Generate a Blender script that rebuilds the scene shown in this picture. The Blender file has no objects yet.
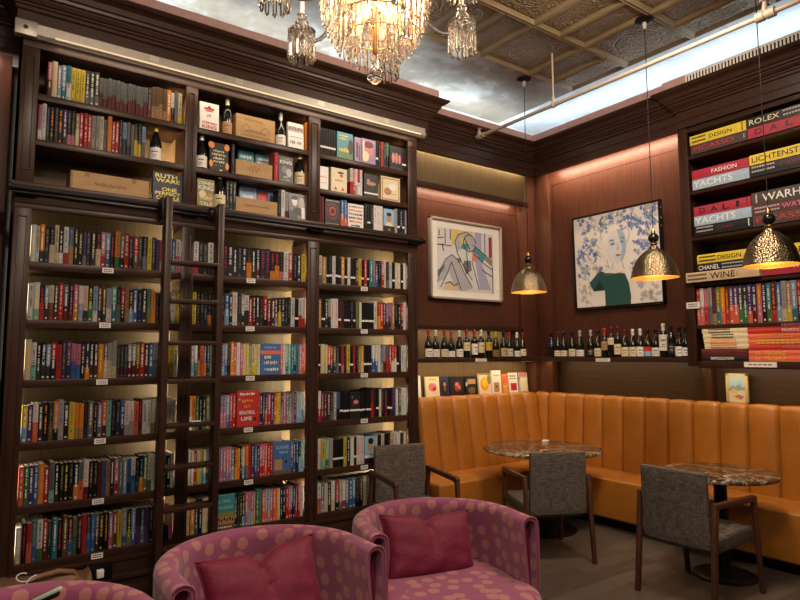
import bpy, bmesh, math, random
from mathutils import Vector, Matrix
R = math.radians
rnd = random.Random(7)
sc = bpy.context.scene
col = sc.collection

# ------------------------------------------------------------------ camera
F, PITCH, ROLL, YAW, H = 612.3, R(5.232), R(-.219), R(35.652), 1.6
_fw = Vector((math.sin(YAW)*math.cos(PITCH), math.cos(YAW)*math.cos(PITCH), math.sin(PITCH)))
_r = Vector((math.cos(YAW), -math.sin(YAW), 0)); _u = _r.cross(_fw)
_r2 = _r*math.cos(ROLL)+_u*math.sin(ROLL); _u2 = -_r*math.sin(ROLL)+_u*math.cos(ROLL)
cam = bpy.data.objects.new('camera', bpy.data.cameras.new('camera')); col.objects.link(cam)
cam.data.lens = F/800*36; cam.data.sensor_width = 36; cam.data.clip_start = .05
M = Matrix((_r2, _u2, -_fw)).transposed().to_4x4(); M.translation = (0, 0, H)
cam.matrix_world = M
sc.camera = cam
def on(px, py, ax, v):
    """measure: where the sight line through a photo point meets the plane axis ax = v"""
    d = _r2*((px-400)/F) - _u2*((py-300)/F) + _fw
    o = Vector((0, 0, H)); return o + d*((v-o[ax])/d[ax])

# ------------------------------------------------------------------ mesh builder
class MB:
    def __init__(s): s.v=[]; s.f=[]; s.m=[]; s.uv=[]; s.fa=[]; s.has_uv=False; s.attr=[]
    def face(s, idx, m=0, uv=None, at=None):
        s.f.append(tuple(idx)); s.m.append(m); s.uv.append(uv); s.attr.append(at)
        if uv: s.has_uv=True
    def add(s, verts, faces, m=0, uvs=None, at=None):
        b=len(s.v); s.v.extend([tuple(p) for p in verts])
        for i,f in enumerate(faces): s.face([b+k for k in f], m, uvs[i] if uvs else None, at)
    def box(s, x0,x1,y0,y1,z0,z1,m=0):
        v=[(x,y,z) for x in (x0,x1) for y in (y0,y1) for z in (z0,z1)]
        s.add(v,[(0,1,3,2),(4,6,7,5),(0,4,5,1),(2,3,7,6),(0,2,6,4),(1,5,7,3)],m)
    def bar(s, a, b, w, h, m=0, up=(0,0,1)):
        """rectangular bar from a to b; w across, h along up"""
        a=Vector(a); b=Vector(b); d=(b-a).normalized(); up=Vector(up)
        x=d.cross(up); 
        if x.length<1e-4: x=d.cross(Vector((0,1,0)))
        x.normalize(); y=x.cross(d)
        v=[p+x*(sx*w/2)+y*(sy*h/2) for p in (a,b) for sx,sy in ((-1,-1),(1,-1),(1,1),(-1,1))]
        s.add(v,[(3,2,1,0),(4,5,6,7)]+[(i,(i+1)%4,4+(i+1)%4,4+i) for i in range(4)],m)
    def lathe(s, prof, n=24, c=(0,0,0), m=0, close=False):
        b=len(s.v); k=len(prof)
        for r,z in prof:
            for i in range(n):
                a=2*math.pi*i/n; s.v.append((c[0]+r*math.cos(a), c[1]+r*math.sin(a), c[2]+z))
        for j in range(k-1):
            for i in range(n):
                i2=(i+1)%n
                s.face((b+j*n+i,b+j*n+i2,b+(j+1)*n+i2,b+(j+1)*n+i),m,
                       [(i/n,j/(k-1)),((i+1)/n,j/(k-1)),((i+1)/n,(j+1)/(k-1)),(i/n,(j+1)/(k-1))])
        if prof[0][0]>1e-5: s.face([b+i for i in range(n)][::-1],m)
        if prof[-1][0]>1e-5: s.face([b+(k-1)*n+i for i in range(n)],m)
    def tube(s, pts, r, n=8, m=0, closed=False):
        pts=[Vector(p) for p in pts]; b=len(s.v); k=len(pts); prev=None
        for i,p in enumerate(pts):
            t=(pts[min(i+1,k-1)]-pts[max(i-1,0)]).normalized()
            if prev is None:
                x=t.cross(Vector((0,0,1)))
                if x.length<1e-3: x=t.cross(Vector((0,1,0)))
            else: x=prev-t*prev.dot(t)
            x.normalize(); prev=x; y=t.cross(x); rr=r[i] if isinstance(r,(list,tuple)) else r
            for q in range(n):
                a=2*math.pi*q/n; s.v.append(tuple(p+x*(rr*math.cos(a))+y*(rr*math.sin(a))))
        for j in range(k-1):
            for q in range(n):
                q2=(q+1)%n; s.face((b+j*n+q,b+j*n+q2,b+(j+1)*n+q2,b+(j+1)*n+q),m)
        s.face([b+q for q in range(n)][::-1],m); s.face([b+(k-1)*n+q for q in range(n)],m)
    def prism(s, poly, fn, a, b, m=0):
        """closed polygon poly extruded; fn(u,v,t) gives the point"""
        n=len(poly); v=[fn(u,w,a) for u,w in poly]+[fn(u,w,b) for u,w in poly]
        s.add(v,[tuple(range(n))[::-1],tuple(range(n,2*n))]+[(i,(i+1)%n,n+(i+1)%n,n+i) for i in range(n)],m)
    def build(s, name, mats, parent=None, smooth=0, bevel=0, loc=None, rot=0, seg=2):
        me=bpy.data.meshes.new(name)
        if bevel:
            bm=bmesh.new(); vs=[bm.verts.new(p) for p in s.v]
            for f,m in zip(s.f,s.m):
                try: q=bm.faces.new([vs[i] for i in f]); q.material_index=m
                except ValueError: pass
            bmesh.ops.recalc_face_normals(bm,faces=bm.faces)
            es=[e for e in bm.edges if len(e.link_faces)==2 and e.calc_face_angle(0)>R(35)]
            bmesh.ops.bevel(bm,geom=es,offset=bevel,segments=seg,affect='EDGES',profile=.5,clamp_overlap=True)
            bm.to_mesh(me); bm.free(); smooth=smooth or 40
        else:
            me.from_pydata(s.v,[],s.f)
            me.polygons.foreach_set('material_index',s.m)
            if s.has_uv:
                lay=me.uv_layers.new(name='UVMap'); flat=[]
                for f,u in zip(s.f,s.uv):
                    for k in range(len(f)): flat.extend(u[k] if u else (-5,-5))
                lay.data.foreach_set('uv',flat)
            if s.attr and any(a is not None for a in s.attr):
                for ci,nm in enumerate(('ca','cb','ct')):
                    A=me.attributes.new(nm,'FLOAT_COLOR','FACE'); flat=[]
                    for a in s.attr: flat.extend(a[ci] if a else (0,0,0,0))
                    A.data.foreach_set('color',flat)
            if not s.has_uv or smooth:
                pass
        if not isinstance(mats,(list,tuple)): mats=[mats]
        for m in mats: me.materials.append(m)
        if not bevel:
            bm=bmesh.new(); bm.from_mesh(me); bmesh.ops.recalc_face_normals(bm,faces=bm.faces); bm.to_mesh(me); bm.free()
        if smooth:
            me.polygons.foreach_set('use_smooth',[True]*len(me.polygons)); me.set_sharp_from_angle(angle=R(smooth))
        me.update()
        o=bpy.data.objects.new(name,me); col.objects.link(o)
        if parent: o.parent=parent
        if loc is not None: o.location=loc
        if rot: o.rotation_euler.z=rot
        return o

def tag(o, label, cat, group=None, kind=None):
    o['label']=label; o['category']=cat
    if group: o['group']=group
    if kind: o['kind']=kind
    return o
def empty(name, loc, rz=0, label=None, cat=None, group=None):
    o=bpy.data.objects.new(name,None); col.objects.link(o); o.location=loc; o.rotation_euler.z=rz
    o.empty_display_size=.1
    if label: tag(o,label,cat,group)
    return o
def copy_tree(o, parent=None):
    c=o.copy(); col.objects.link(c)
    if parent: c.parent=parent
    for ch in [x for x in col.objects if x.parent==o]: copy_tree(ch,c)
    return c
def struct(o, label=None):
    o['kind']='structure'
    if label: o['label']=label; o['category']='room'
    return o

# ------------------------------------------------------------------ materials
class NT:
    def __init__(s,name):
        s.m=bpy.data.materials.new(name); s.m.use_nodes=True; s.t=s.m.node_tree
        s.b=s.t.nodes['Principled BSDF']
    def n(s,typ,**k):
        q=s.t.nodes.new(typ)
        for a,v in k.items():
            if a in q.inputs: 
                q.inputs[a].default_value=v
            else: setattr(q,a,v)
        return q
    def l(s,a,b): s.t.links.new(a,b)
    def math(s,op,a,b=None,c=None):
        q=s.t.nodes.new('ShaderNodeMath'); q.operation=op
        for i,x in enumerate((a,b,c)):
            if x is None: continue
            if isinstance(x,(int,float)): q.inputs[i].default_value=x
            else: s.l(x,q.inputs[i])
        return q.outputs[0]
    def mix(s,f,a,b):
        q=s.t.nodes.new('ShaderNodeMix'); q.data_type='RGBA'
        for i,x in ((0,f),(6,a),(7,b)):
            if isinstance(x,(int,float)): q.inputs[i].default_value=x
            elif isinstance(x,(tuple,list)): q.inputs[i].default_value=(*x[:3],1)
            else: s.l(x,q.inputs[i])
        return q.outputs[2]
    def coord(s,which='Object',scale=(1,1,1)):
        t=s.t.nodes.new('ShaderNodeTexCoord'); mp=s.t.nodes.new('ShaderNodeMapping'); mp.inputs['Scale'].default_value=scale
        s.l(t.outputs[which],mp.inputs['Vector']); return mp.outputs[0]
    def noise(s,vec,scale,detail=4,rough=.5,dist=0):
        q=s.n('ShaderNodeTexNoise'); q.inputs['Scale'].default_value=scale; q.inputs['Detail'].default_value=detail
        q.inputs['Roughness'].default_value=rough; q.inputs['Distortion'].default_value=dist
        s.l(vec,q.inputs['Vector']); return q.outputs['Fac']
    def ramp(s,f,stops):
        q=s.t.nodes.new('ShaderNodeValToRGB'); e=q.color_ramp.elements
        while len(e)<len(stops): e.new(.5)
        for k,(p,c) in enumerate(stops): e[k].position=p; e[k].color=(*c,1)
        s.l(f,q.inputs[0]); return q.outputs[0]
    def bump(s,h,strength=.3,dist=.01):
        q=s.n('ShaderNodeBump'); q.inputs['Strength'].default_value=strength; q.inputs['Distance'].default_value=dist
        s.l(h,q.inputs['Height']); s.l(q.outputs[0],s.b.inputs['Normal'])
    def set(s,**k):
        for a,v in k.items():
            nm=a.replace('_',' ')
            for i in s.b.inputs:
                if i.name.lower()==nm.lower():
                    if isinstance(v,(int,float)): i.default_value=v
                    elif isinstance(v,(tuple,list)): i.default_value=(*v,1) if len(v)==3 else v
                    else: s.l(v,i)
        return s
def flat(name,c,rough=.5,metal=0,spec=.5,var=.12):
    t=NT(name); f=t.noise(t.coord(),35,3)
    lo=tuple(x*(1-var) for x in c); hi=tuple(min(1,x*(1+var)) for x in c)
    t.set(base_color=t.mix(f,lo,hi),roughness=rough,metallic=metal,specular_ior_level=spec); return t.m
def wood(name,lo,hi,scale,rough=.35,bump=.05):
    t=NT(name); v=t.coord('Object',scale)
    f=t.noise(v,6,6,.6,.4); g=t.noise(v,30,3,.7)
    c=t.ramp(t.math('ADD',t.math('MULTIPLY',f,.7),t.math('MULTIPLY',g,.3)),[(.3,lo),(.7,hi)])
    t.set(base_color=c,roughness=rough,specular_ior_level=.25); t.bump(g,bump,.004); return t.m
def emit(name,c,strength):
    t=NT(name); t.set(base_color=c,emission_color=c,emission_strength=strength,roughness=.5); return t.m

DK=((.023,.0098,.0062),(.054,.0240,.0150))
m_wood_v=wood('dark_walnut_vertical',*DK,(6,6,.8))
m_wood_h=wood('dark_walnut_horizontal',*DK,(.8,6,6))
m_wood_y=wood('dark_walnut_side',*DK,(6,.8,6))
m_back=wood('bookcase_back_veneer',(.095,.060,.028),(.165,.110,.056),(7,7,.7),.5)
m_panel=wood('red_mahogany_panel',(.046,.016,.009),(.100,.037,.020),(9,9,.5),.36)
m_panel_low=wood('brown_panel',(.045,.022,.010),(.080,.044,.022),(.6,.6,8),.45)
m_black=flat('black_metal',(.010,.010,.011),.38,.6)
m_alum=flat('pale_aluminium',(.36,.33,.28),.42,.5)
m_brasscap=flat('brass',(.42,.27,.10),.3,1)
m_white=flat('white_card',(.72,.69,.63),.6)
m_ink=flat('dark_ink',(.03,.025,.025),.6)
m_pages=flat('paper_pages',(.62,.56,.43),.8)
m_pink=wood('mauve_cove_board',(.36,.22,.20),(.46,.29,.27),(4,4,4),.55)
m_pipe=flat('cream_pipe_paint',(.40,.33,.25),.5)

def book_material():
    t=NT('book_cover'); A={}
    for k in ('ca','cb','ct'):
        q=t.n('ShaderNodeAttribute'); q.attribute_name=k; A[k]=q
    uv=t.n('ShaderNodeTexCoord'); sp=t.n('ShaderNodeSeparateXYZ'); t.l(uv.outputs['UV'],sp.inputs[0]); u,v=sp.outputs[0],sp.outputs[1]
    seed=A['ca'].outputs['Alpha']; split=A['cb'].outputs['Alpha']; mode=A['ct'].outputs['Alpha']
    low=t.math('LESS_THAN',v,split)
    base=t.mix(low,A['ca'].outputs['Color'],A['cb'].outputs['Color'])
    # rows of small type up the spine
    cell=t.math('FLOOR',t.math('MULTIPLY',v,t.math('ADD',34,t.math('MULTIPLY',seed,30))))
    cu=t.math('FLOOR',t.math('MULTIPLY',u,3))
    cb=t.n('ShaderNodeCombineXYZ'); t.l(cell,cb.inputs[0]); t.l(t.math('MULTIPLY',seed,91),cb.inputs[1]); t.l(t.math('MULTIPLY',cu,.37),cb.inputs[2])
    wn=t.n('ShaderNodeTexWhiteNoise'); t.l(cb.outputs[0],wn.inputs['Vector'])
    on_=t.math('GREATER_THAN',wn.outputs['Value'],.34)
    band=t.math('LESS_THAN',t.math('ABSOLUTE',t.math('SUBTRACT',u,.5)),t.math('ADD',.13,t.math('MULTIPLY',seed,.10)))
    lo=t.math('GREATER_THAN',v,t.math('ADD',.14,t.math('MULTIPLY',seed,.25))); hi=t.math('LESS_THAN',v,.93)
    foot=t.math('MULTIPLY',t.math('GREATER_THAN',v,.04),t.math('LESS_THAN',v,.09))
    txt=t.math('MULTIPLY',band,t.math('MAXIMUM',t.math('MULTIPLY',t.math('MULTIPLY',lo,hi),on_),t.math('MULTIPLY',foot,t.math('GREATER_THAN',seed,.4))))
    isband=t.math('GREATER_THAN',mode,.75)
    stripe=t.math('MULTIPLY',t.math('GREATER_THAN',v,.27),t.math('LESS_THAN',v,.34))
    stripe=t.math('MULTIPLY',stripe,t.math('GREATER_THAN',u,-1))
    fac=t.math('ADD',t.math('MULTIPLY',isband,stripe),t.math('MULTIPLY',t.math('SUBTRACT',1,isband),t.math('MULTIPLY',txt,.62)))
    t.set(base_color=t.mix(fac,base,A['ct'].outputs['Color']),roughness=.45,specular_ior_level=.18)
    return t.m
m_book=book_material()
PAL=dict(k=(.010,.010,.011),d=(.035,.035,.040),g=(.15,.155,.16),l=(.38,.36,.35),w=(.72,.70,.66),c=(.66,.57,.36),y=(.66,.49,.04),
 o=(.74,.26,.025),r=(.45,.028,.024),m=(.12,.016,.020),p=(.55,.17,.25),u=(.085,.040,.15),v=(.27,.18,.30),b=(.045,.13,.32),n=(.018,.026,.075),
 s=(.24,.40,.56),t=(.035,.20,.25),q=(.22,.50,.40),e=(.06,.18,.07),h=(.20,.20,.06),B=(.14,.075,.03),T=(.40,.22,.10),R=(.68,.14,.075),Y=(.80,.70,.12))
NAME=dict(k='black',d='charcoal',g='grey',l='light grey',w='white',c='cream',y='yellow',o='orange',r='red',m='maroon',p='pink',u='purple',v='mauve',
 b='blue',n='navy',s='sky blue',t='teal',q='mint',e='green',h='olive',B='brown',T='tan',R='coral',Y='bright yellow')

DIM=[1.0]
def book_geo(cov, pag, x, y, z, w, h, d, a, b, t, seed=None):
    """standing book: spine at y, running back to y+d, left edge at x"""
    sd=rnd.random() if seed is None else seed
    band = t=='#'
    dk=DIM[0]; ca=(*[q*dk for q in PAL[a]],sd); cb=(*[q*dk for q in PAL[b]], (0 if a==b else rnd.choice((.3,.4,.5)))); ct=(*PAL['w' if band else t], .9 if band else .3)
    tk=.0024
    o=[(0,d),(0,.004),(w*.2,.001),(w*.5,0),(w*.8,.001),(w,.004),(w,d),(w-tk,d),(w-tk,.006),(tk,.006),(tk,d)]
    n=len(o); v=[(x+p,y+q,z) for p,q in o]+[(x+p,y+q,z+h) for p,q in o]
    fs=[];uvs=[]
    for i in range(n):
        j=(i+1)%n; fs.append((i,j,n+j,n+i))
        if 1<=i<=4:
            ui,uj=o[i][0]/w,o[j][0]/w; uvs.append([(ui,0),(uj,0),(uj,1),(ui,1)])
        else: uvs.append([(-3,0),(-3,0),(-3,1),(-3,1)])
    for off,rev in ((0,True),(n,False)):
        for quad in ((0,1,9,10),(5,6,7,8),(1,2,3,4,5,8,9)):
            q=[off+k for k in quad]; fs.append(tuple(q[::-1] if rev else q)); uvs.append([(-3,.99)]*len(q))
    cov.add(v,fs,0,uvs,(ca,cb,ct)); cov.has_uv=True
    pag.box(x+tk,x+w-tk,y+.006,y+d-.004,z+.003,z+h-.004)
def book_obj(x,y,z,w,h,d,a,b,t,label,group,cat='book',name='book',rot=None,seed=None):
    c=MB(); p=MB(); book_geo(c,p,-w/2,0,0,w,h,d,a,b,t,seed)
    o=c.build(name,m_book,loc=(x+w/2,y,z)); p.build('pages',m_pages,o)
    if rot: o.rotation_euler=rot
    tag(o,label,cat,group); return o
ONES=['','first','second','third','fourth','fifth','sixth','seventh','eighth','ninth','tenth','eleventh','twelfth','thirteenth','fourteenth','fifteenth','sixteenth','seventeenth','eighteenth','nineteenth']
def ordinal(n):
    if n<20: return ONES[n]
    t={2:'twent',3:'thirt',4:'fort'}[n//10]
    return t+'ieth' if n%10==0 else t+'y-'+ONES[n%10]

# ------------------------------------------------------------------ text
_dg=None
def text_obj(s, name, mat, parent, loc, w, h, rot=(R(90),0,0), thick=.0008, space=1.0, align='CENTER', bold=0, fit=True):
    cu=bpy.data.curves.new('lettering','FONT'); cu.body=s; cu.align_x='CENTER'; cu.align_y='CENTER'; cu.space_line=.82
    cu.space_character=space; cu.offset=bold; cu.resolution_u=3
    tmp=bpy.data.objects.new('lettering',cu); col.objects.link(tmp)
    dg=bpy.context.evaluated_depsgraph_get(); dg.update()
    me=bpy.data.meshes.new_from_object(tmp.evaluated_get(dg)); bpy.data.objects.remove(tmp); bpy.data.curves.remove(cu)
    me.name=name
    xs=[v.co.x for v in me.vertices]; ys=[v.co.y for v in me.vertices]
    sx=w/max(1e-6,max(xs)-min(xs)); sy=h/max(1e-6,max(ys)-min(ys)); cx=(max(xs)+min(xs))/2; cy=(max(ys)+min(ys))/2
    for v in me.vertices: v.co=((v.co.x-cx)*sx,(v.co.y-cy)*sy,0)
    me.materials.clear(); me.materials.append(mat)
    o=bpy.data.objects.new(name,me); col.objects.link(o); o.parent=parent; o.location=loc; o.rotation_euler=rot
    return o
_inks={}
def ink(letter):
    if letter not in _inks: _inks[letter]=flat('ink_'+NAME[letter].replace(' ','_'),PAL[letter],.45)
    return _inks[letter]

# ------------------------------------------------------------------ the room shell
ZC=4.38; A_Y=4.91; W_X=5.5
t=NT('oak_plank_floor'); v=t.coord('Object',(1,1,1))
br=t.n('ShaderNodeTexBrick'); br.offset=.43; br.inputs['Scale'].default_value=1; br.inputs['Brick Width'].default_value=1.5; br.inputs['Row Height'].default_value=.15
br.inputs['Mortar Size'].default_value=.0025; br.inputs['Color1'].default_value=(.105,.078,.057,1); br.inputs['Color2'].default_value=(.040,.028,.020,1); br.inputs['Mortar'].default_value=(.012,.009,.007,1)
t.l(v,br.inputs['Vector']); gr=t.noise(t.coord('Object',(1.2,14,1)),5,6,.65,.6)
t.set(base_color=t.mix(t.math('MULTIPLY',t.math('POWER',gr,2.2),1.6),br.outputs['Color'],(.12,.098,.078)),roughness=t.math('ADD',.30,t.math('MULTIPLY',gr,.25))); t.bump(gr,.08,.004)
m_floor=t.m
f=MB(); f.box(-3.5,5.75,-3.5,5.1,-.08,0); struct(f.build('floor',m_floor),'dark oak plank floor under the chairs and tables')
w=MB(); w.box(-3.5,5.9,5.1,5.22,0,4.6); 
t=NT('silver_leaf_plaster'); v=t.coord(); a=t.noise(v,2.2,8,.62,1.1); b=t.noise(v,9,6,.7,.5)
c=t.ramp(a,[(.30,(.62,.66,.68)),(.5,(.74,.78,.80)),(.62,(.80,.83,.84)),(.80,(.70,.69,.66))])
t.set(base_color=t.mix(t.math('MULTIPLY',b,.25),c,(.55,.58,.60)),roughness=.5); m_silver=t.m
struct(w.build('wall_back',m_silver),'back wall with pale cove strip above the bookcase cornice')
w=MB(); w.box(5.75,5.87,-3.5,5.1,0,4.6); struct(w.build('wall_right',m_silver),'right wall with pale cove strip above the cornice')

t=NT('worn_ceiling_paint'); v=t.coord(); a=t.noise(v,1.7,8,.66,.25); b=t.noise(v,9,6,.7,.2)
c=t.ramp(a,[(.36,(.16,.115,.070)),(.52,(.27,.21,.145)),(.61,(.48,.45,.40)),(.74,(.60,.60,.58))])
t.set(base_color=t.mix(t.math('MULTIPLY',b,.3),c,(.36,.32,.27)),roughness=.55); m_worn=t.m
# pressed tin ceiling: squares and pairs of half panels, laid like a checkerboard
t=NT('pressed_tin'); uvn=t.n('ShaderNodeTexCoord'); sp=t.n('ShaderNodeSeparateXYZ'); t.l(uvn.outputs['UV'],sp.inputs[0])
r=t.math('SQRT',t.math('ADD',t.math('MULTIPLY',sp.outputs[0],sp.outputs[0]),t.math('MULTIPLY',sp.outputs[1],sp.outputs[1])))
ring=t.math('SINE',t.math('MULTIPLY',r,46))
ang=t.math('ARCTAN2',sp.outputs[1],sp.outputs[0]); pet=t.math('SINE',t.math('MULTIPLY',ang,12))
inside=t.math('LESS_THAN',r,.72)
vor=t.n('ShaderNodeTexVoronoi'); vor.inputs['Scale'].default_value=42; t.l(uvn.outputs['Object'],vor.inputs['Vector'])
vor.feature='SMOOTH_F1'
rim=t.math('SUBTRACT',1,t.math('MINIMUM',1,t.math('MULTIPLY',t.math('ABSOLUTE',t.math('SUBTRACT',r,.72)),22)))
hgt=t.math('ADD',t.math('MULTIPLY',inside,t.math('MULTIPLY',t.math('MULTIPLY',ring,pet),.35)),t.math('ADD',t.math('MULTIPLY',vor.outputs['Distance'],1.4),rim))
face=t.math('GREATER_THAN',sp.outputs[0],-2)
hgt=t.math('MULTIPLY',hgt,face)
nz=t.noise(t.coord(),3,5,.6)
t.set(base_color=t.ramp(nz,[(.3,(.21,.155,.085)),(.7,(.33,.255,.15))]),roughness=.40,metallic=.3); t.bump(hgt,.9,.014); m_tin=t.m
PX,PY=.657,.662; X0,Y0=5.125,4.013
tin=MB()
def panel(x0,x1,y0,y1):
    g=.014; sl=.034; dp=.020
    o=[(x0+g,y0+g),(x1-g,y0+g),(x1-g,y1-g),(x0+g,y1-g)]; q=[(x0,y0),(x1,y0),(x1,y1),(x0,y1)]
    i=[(x0+g+sl,y0+g+sl),(x1-g-sl,y0+g+sl),(x1-g-sl,y1-g-sl),(x0+g+sl,y1-g-sl)]
    e=.012; j=[(i[0][0]+e,i[0][1]+e),(i[1][0]-e,i[1][1]+e),(i[2][0]-e,i[2][1]-e),(i[3][0]+e,i[3][1]-e)]
    vs=[(*p,ZC) for p in q]+[(*p,ZC-.008) for p in o]+[(*p,ZC+dp) for p in i]+[(*p,ZC+dp-.006) for p in j]
    fs=[];us=[]
    for L in (0,4,8):
        for k in range(4): fs.append((L+k,L+(k+1)%4,L+4+(k+1)%4,L+4+k)); us.append([(-5,-5)]*4)
    fs.append((12,13,14,15)); us.append([(-1,-1),(1,-1),(1,1),(-1,1)])
    tin.add(vs,fs,0,us)
for jx in range(10):
    for jy in range(10):
        x1=X0-jx*PX; y1=Y0-jy*PY; x0=x1-PX; y0=y1-PY
        if (jx+jy)%2==0:
            xm=(x0+x1)/2; panel(x0,xm,y0,y1); panel(xm,x1,y0,y1)
        else: panel(x0,x1,y0,y1)
ceil_edge_x,ceil_edge_y=X0,Y0
tin.build  # panels follow
cb=MB(); xe,ye=X0-10*PX,Y0-10*PY
for x0,x1,y0,y1 in ((-3.5,X0,Y0,5.1),(-3.5,xe,-3.5,Y0),(xe,X0,-3.5,ye)): cb.box(x0,x1,y0,y1,ZC,ZC+.1)
cb.box(X0,5.75,-3.5,5.1,ZC,ZC+.1,1)
co=struct(cb.build('ceiling',[m_worn,m_silver]),'smooth painted ceiling border round the pressed tin panels')
to=tin.build('tin_panels',m_tin,co); to['label']='bronze pressed tin ceiling panels'

# cornice, swept round the bookcases
PROF=[(0,3.65),(0,3.715),(.006,3.72),(.006,3.728),(0,3.733),(0,3.80),(.014,3.808),(.014,3.828),(.026,3.834),(.026,3.846),(.038,3.850),(.050,3.872),(.050,3.882),(.066,3.888),(.070,3.906),(.084,3.912),(.096,3.945),(.122,3.962),(.135,3.966),(.150,3.985),(.150,3.995),(-.05,3.995),(-.05,3.65)]
def sweep_plan(path, prof, name, mat, closed_caps=True, parent=None):
    """profile (offset to the right of travel, z) carried along a mitred plan path"""
    mb=MB(); n=len(path); k=len(prof); nr=[]
    for i in range(n-1):
        d=(Vector(path[i+1])-Vector(path[i])).normalized(); nr.append(Vector((d.y,-d.x)))
    for i,p in enumerate(path):
        if i==0: o=nr[0]
        elif i==n-1: o=nr[-1]
        else:
            o=nr[i-1]+nr[i]; o=o/max(.2,o.dot(nr[i]))
        for a,z in prof: mb.v.append((p[0]+o.x*a,p[1]+o.y*a,z))
    for i in range(n-1):
        for j in range(k):
            j2=(j+1)%k; mb.face((i*k+j,i*k+j2,(i+1)*k+j2,(i+1)*k+j))
    mb.face(list(range(k))); mb.face([(n-1)*k+j for j in range(k)][::-1])
    return mb.build(name,mat,parent)
CP=[(-2.6,4.70),(.19,4.70),(.19,4.40),(3.49,4.40),(3.49,4.70),(5.27,4.70),(5.27,2.95),(5.235,2.95),(5.235,-1.5)]
struct(sweep_plan(CP,PROF,'trim_1',m_wood_h),'dark stepped wooden cornice round the top of the room')
struct(sweep_plan([(p[0],p[1]) for p in CP],[(.075,3.99),(.075,4.10),(.06,4.10),(.06,3.99)],'trim_2',m_pink),'mauve board standing on top of the dark cornice')
# the backs of the cornice box: a dark ledge from the cornice to the wall
tr=MB()
for x0,x1,y0,y1 in ((-2.6,.15,4.74,5.1),(.15,3.48,4.44,5.1),(3.48,5.3,4.74,5.1),(5.31,5.75,-1.5,5.1)): tr.box(x0,x1,y0,y1,3.93,3.99)
struct(tr.build('trim_3',m_pink),'ledge behind the cornice')

# air grille set in the mauve board over the right bookcase
g=empty('air_grille',(5.165,2.1,4.03),0,'white slotted air grille above the right bookcase cornice','vent')
gx=5.155
y_a,y_b=2.78,1.1
fr=MB(); fr.box(gx-.004,gx+.004,y_b,y_a,4.078,4.09); fr.box(gx-.004,gx+.004,y_b,y_a,3.995,4.004); fr.box(gx-.004,gx+.004,y_a,y_a+.012,3.995,4.09); fr.box(gx-.004,gx+.004,y_b-.012,y_b,3.995,4.09)
fo=fr.build('frame',m_white,g); fo.location=(-5.165,-2.1,-4.03)
bk=MB(); bk.box(gx+.0035,gx+.0045,y_b,y_a,4.0,4.08); o=bk.build('backing',m_black,g); o.location=(-5.165,-2.1,-4.03)
n=60
fin=MB(); fin.box(-.004,.003,-.007,.007,4.004-4.03,4.078-4.03)
f0=fin.build('fin',m_white,g); f0.location=(gx-5.165,y_b+.02-2.1,0)
for k in range(1,n):
    c=f0.copy(); col.objects.link(c); c.parent=g; c.location=(gx-5.165,y_b+.02+(y_a-y_b-.04)*k/(n-1)-2.1,0)

# ------------------------------------------------------------------ alcove behind the banquette
tr=MB()
# left run: wall panel above the bottle niche, niche back, wall below
tr.box(3.36,5.20,4.91,5.1,1.88,3.925)
struct(tr.build('trim_4',m_panel),'red mahogany wall panel behind the framed print')
tr=MB(); tr.box(3.36,5.20,5.05,5.1,1.53,1.88); tr.box(3.36,5.5,5.02,5.1,1.17,1.53); tr.box(3.36,5.5,4.99,5.1,0,1.17)
struct(tr.build('trim_5',m_back),'brown veneer back of the bottle niche')
tr=MB(); tr.box(5.20,5.5,4.87,5.1,1.53,3.925); tr.box(5.42,5.5,4.87,5.1,1.172,1.53); tr.box(5.46,5.56,4.66,4.88,1.172,3.925)
struct(tr.build('trim_6',m_panel,bevel=.004),'mahogany corner pilaster between the two alcove walls')
tr=MB(); tr.box(5.5,5.75,2.93,4.7,1.575,3.925); struct(tr.build('trim_7',m_panel),'red mahogany wall panel behind the square portrait')
tr=MB(); tr.box(5.62,5.75,1.2,5.0,1.17,1.6); tr.box(5.56,5.75,-1.5,5.0,0,1.17); tr.box(5.70,5.75,-1.5,2.95,1.17,3.7)
struct(tr.build('trim_8',m_panel_low),'brown panel below the bottle shelf')
tr=MB(); tr.box(5.4985,5.502,3.0,4.66,3.562,3.568); tr.box(5.4985,5.502,4.615,4.62,1.6,3.565)
struct(tr.build('trim_9',m_black),'thin dark groove in the wall panel')
tr=MB(); tr.box(3.40,5.19,4.9085,4.912,3.215,3.221); struct(tr.build('trim_10',m_black),'thin dark groove in the wall panel over the print')
# light box between cornice and print
m_olive=wood('olive_veneer',(.080,.047,.021),(.125,.078,.037),(8,8,.6),.45)
tr=MB(); tr.box(3.40,5.24,4.80,4.86,3.36,3.70); tr.box(3.40,5.24,4.795,4.90,3.345,3.36)
o=struct(tr.build('trim_11',m_olive),'lit olive veneer fascia under the cornice')
tr=MB(); tr.box(3.38,5.26,4.775,4.80,3.30,3.362); struct(tr.build('trim_12',m_wood_h,bevel=.003),'dark lip along the bottom of the lit fascia')
# bottle shelves
tr=MB(); tr.box(3.40,5.20,4.79,5.05,1.535,1.578); sh1=tag(tr.build('bottle_shelf',m_wood_h,bevel=.003),'dark wooden shelf carrying bottles beneath the framed print','shelf')
tr=MB(); tr.box(5.29,5.5,2.947,4.87,1.535,1.578); tag(tr.build('bottle_shelf',m_wood_y,bevel=.003),'dark wooden shelf carrying bottles beneath the square portrait','shelf')
tr=MB(); tr.box(3.40,3.44,4.86,5.05,1.578,1.9); tr.box(5.17,5.21,4.86,5.05,1.578,1.9); tr.box(3.40,5.21,4.86,5.05,1.875,1.93)
struct(tr.build('trim_13',m_wood_v,bevel=.003),'dark frame round the bottle niche')
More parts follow.
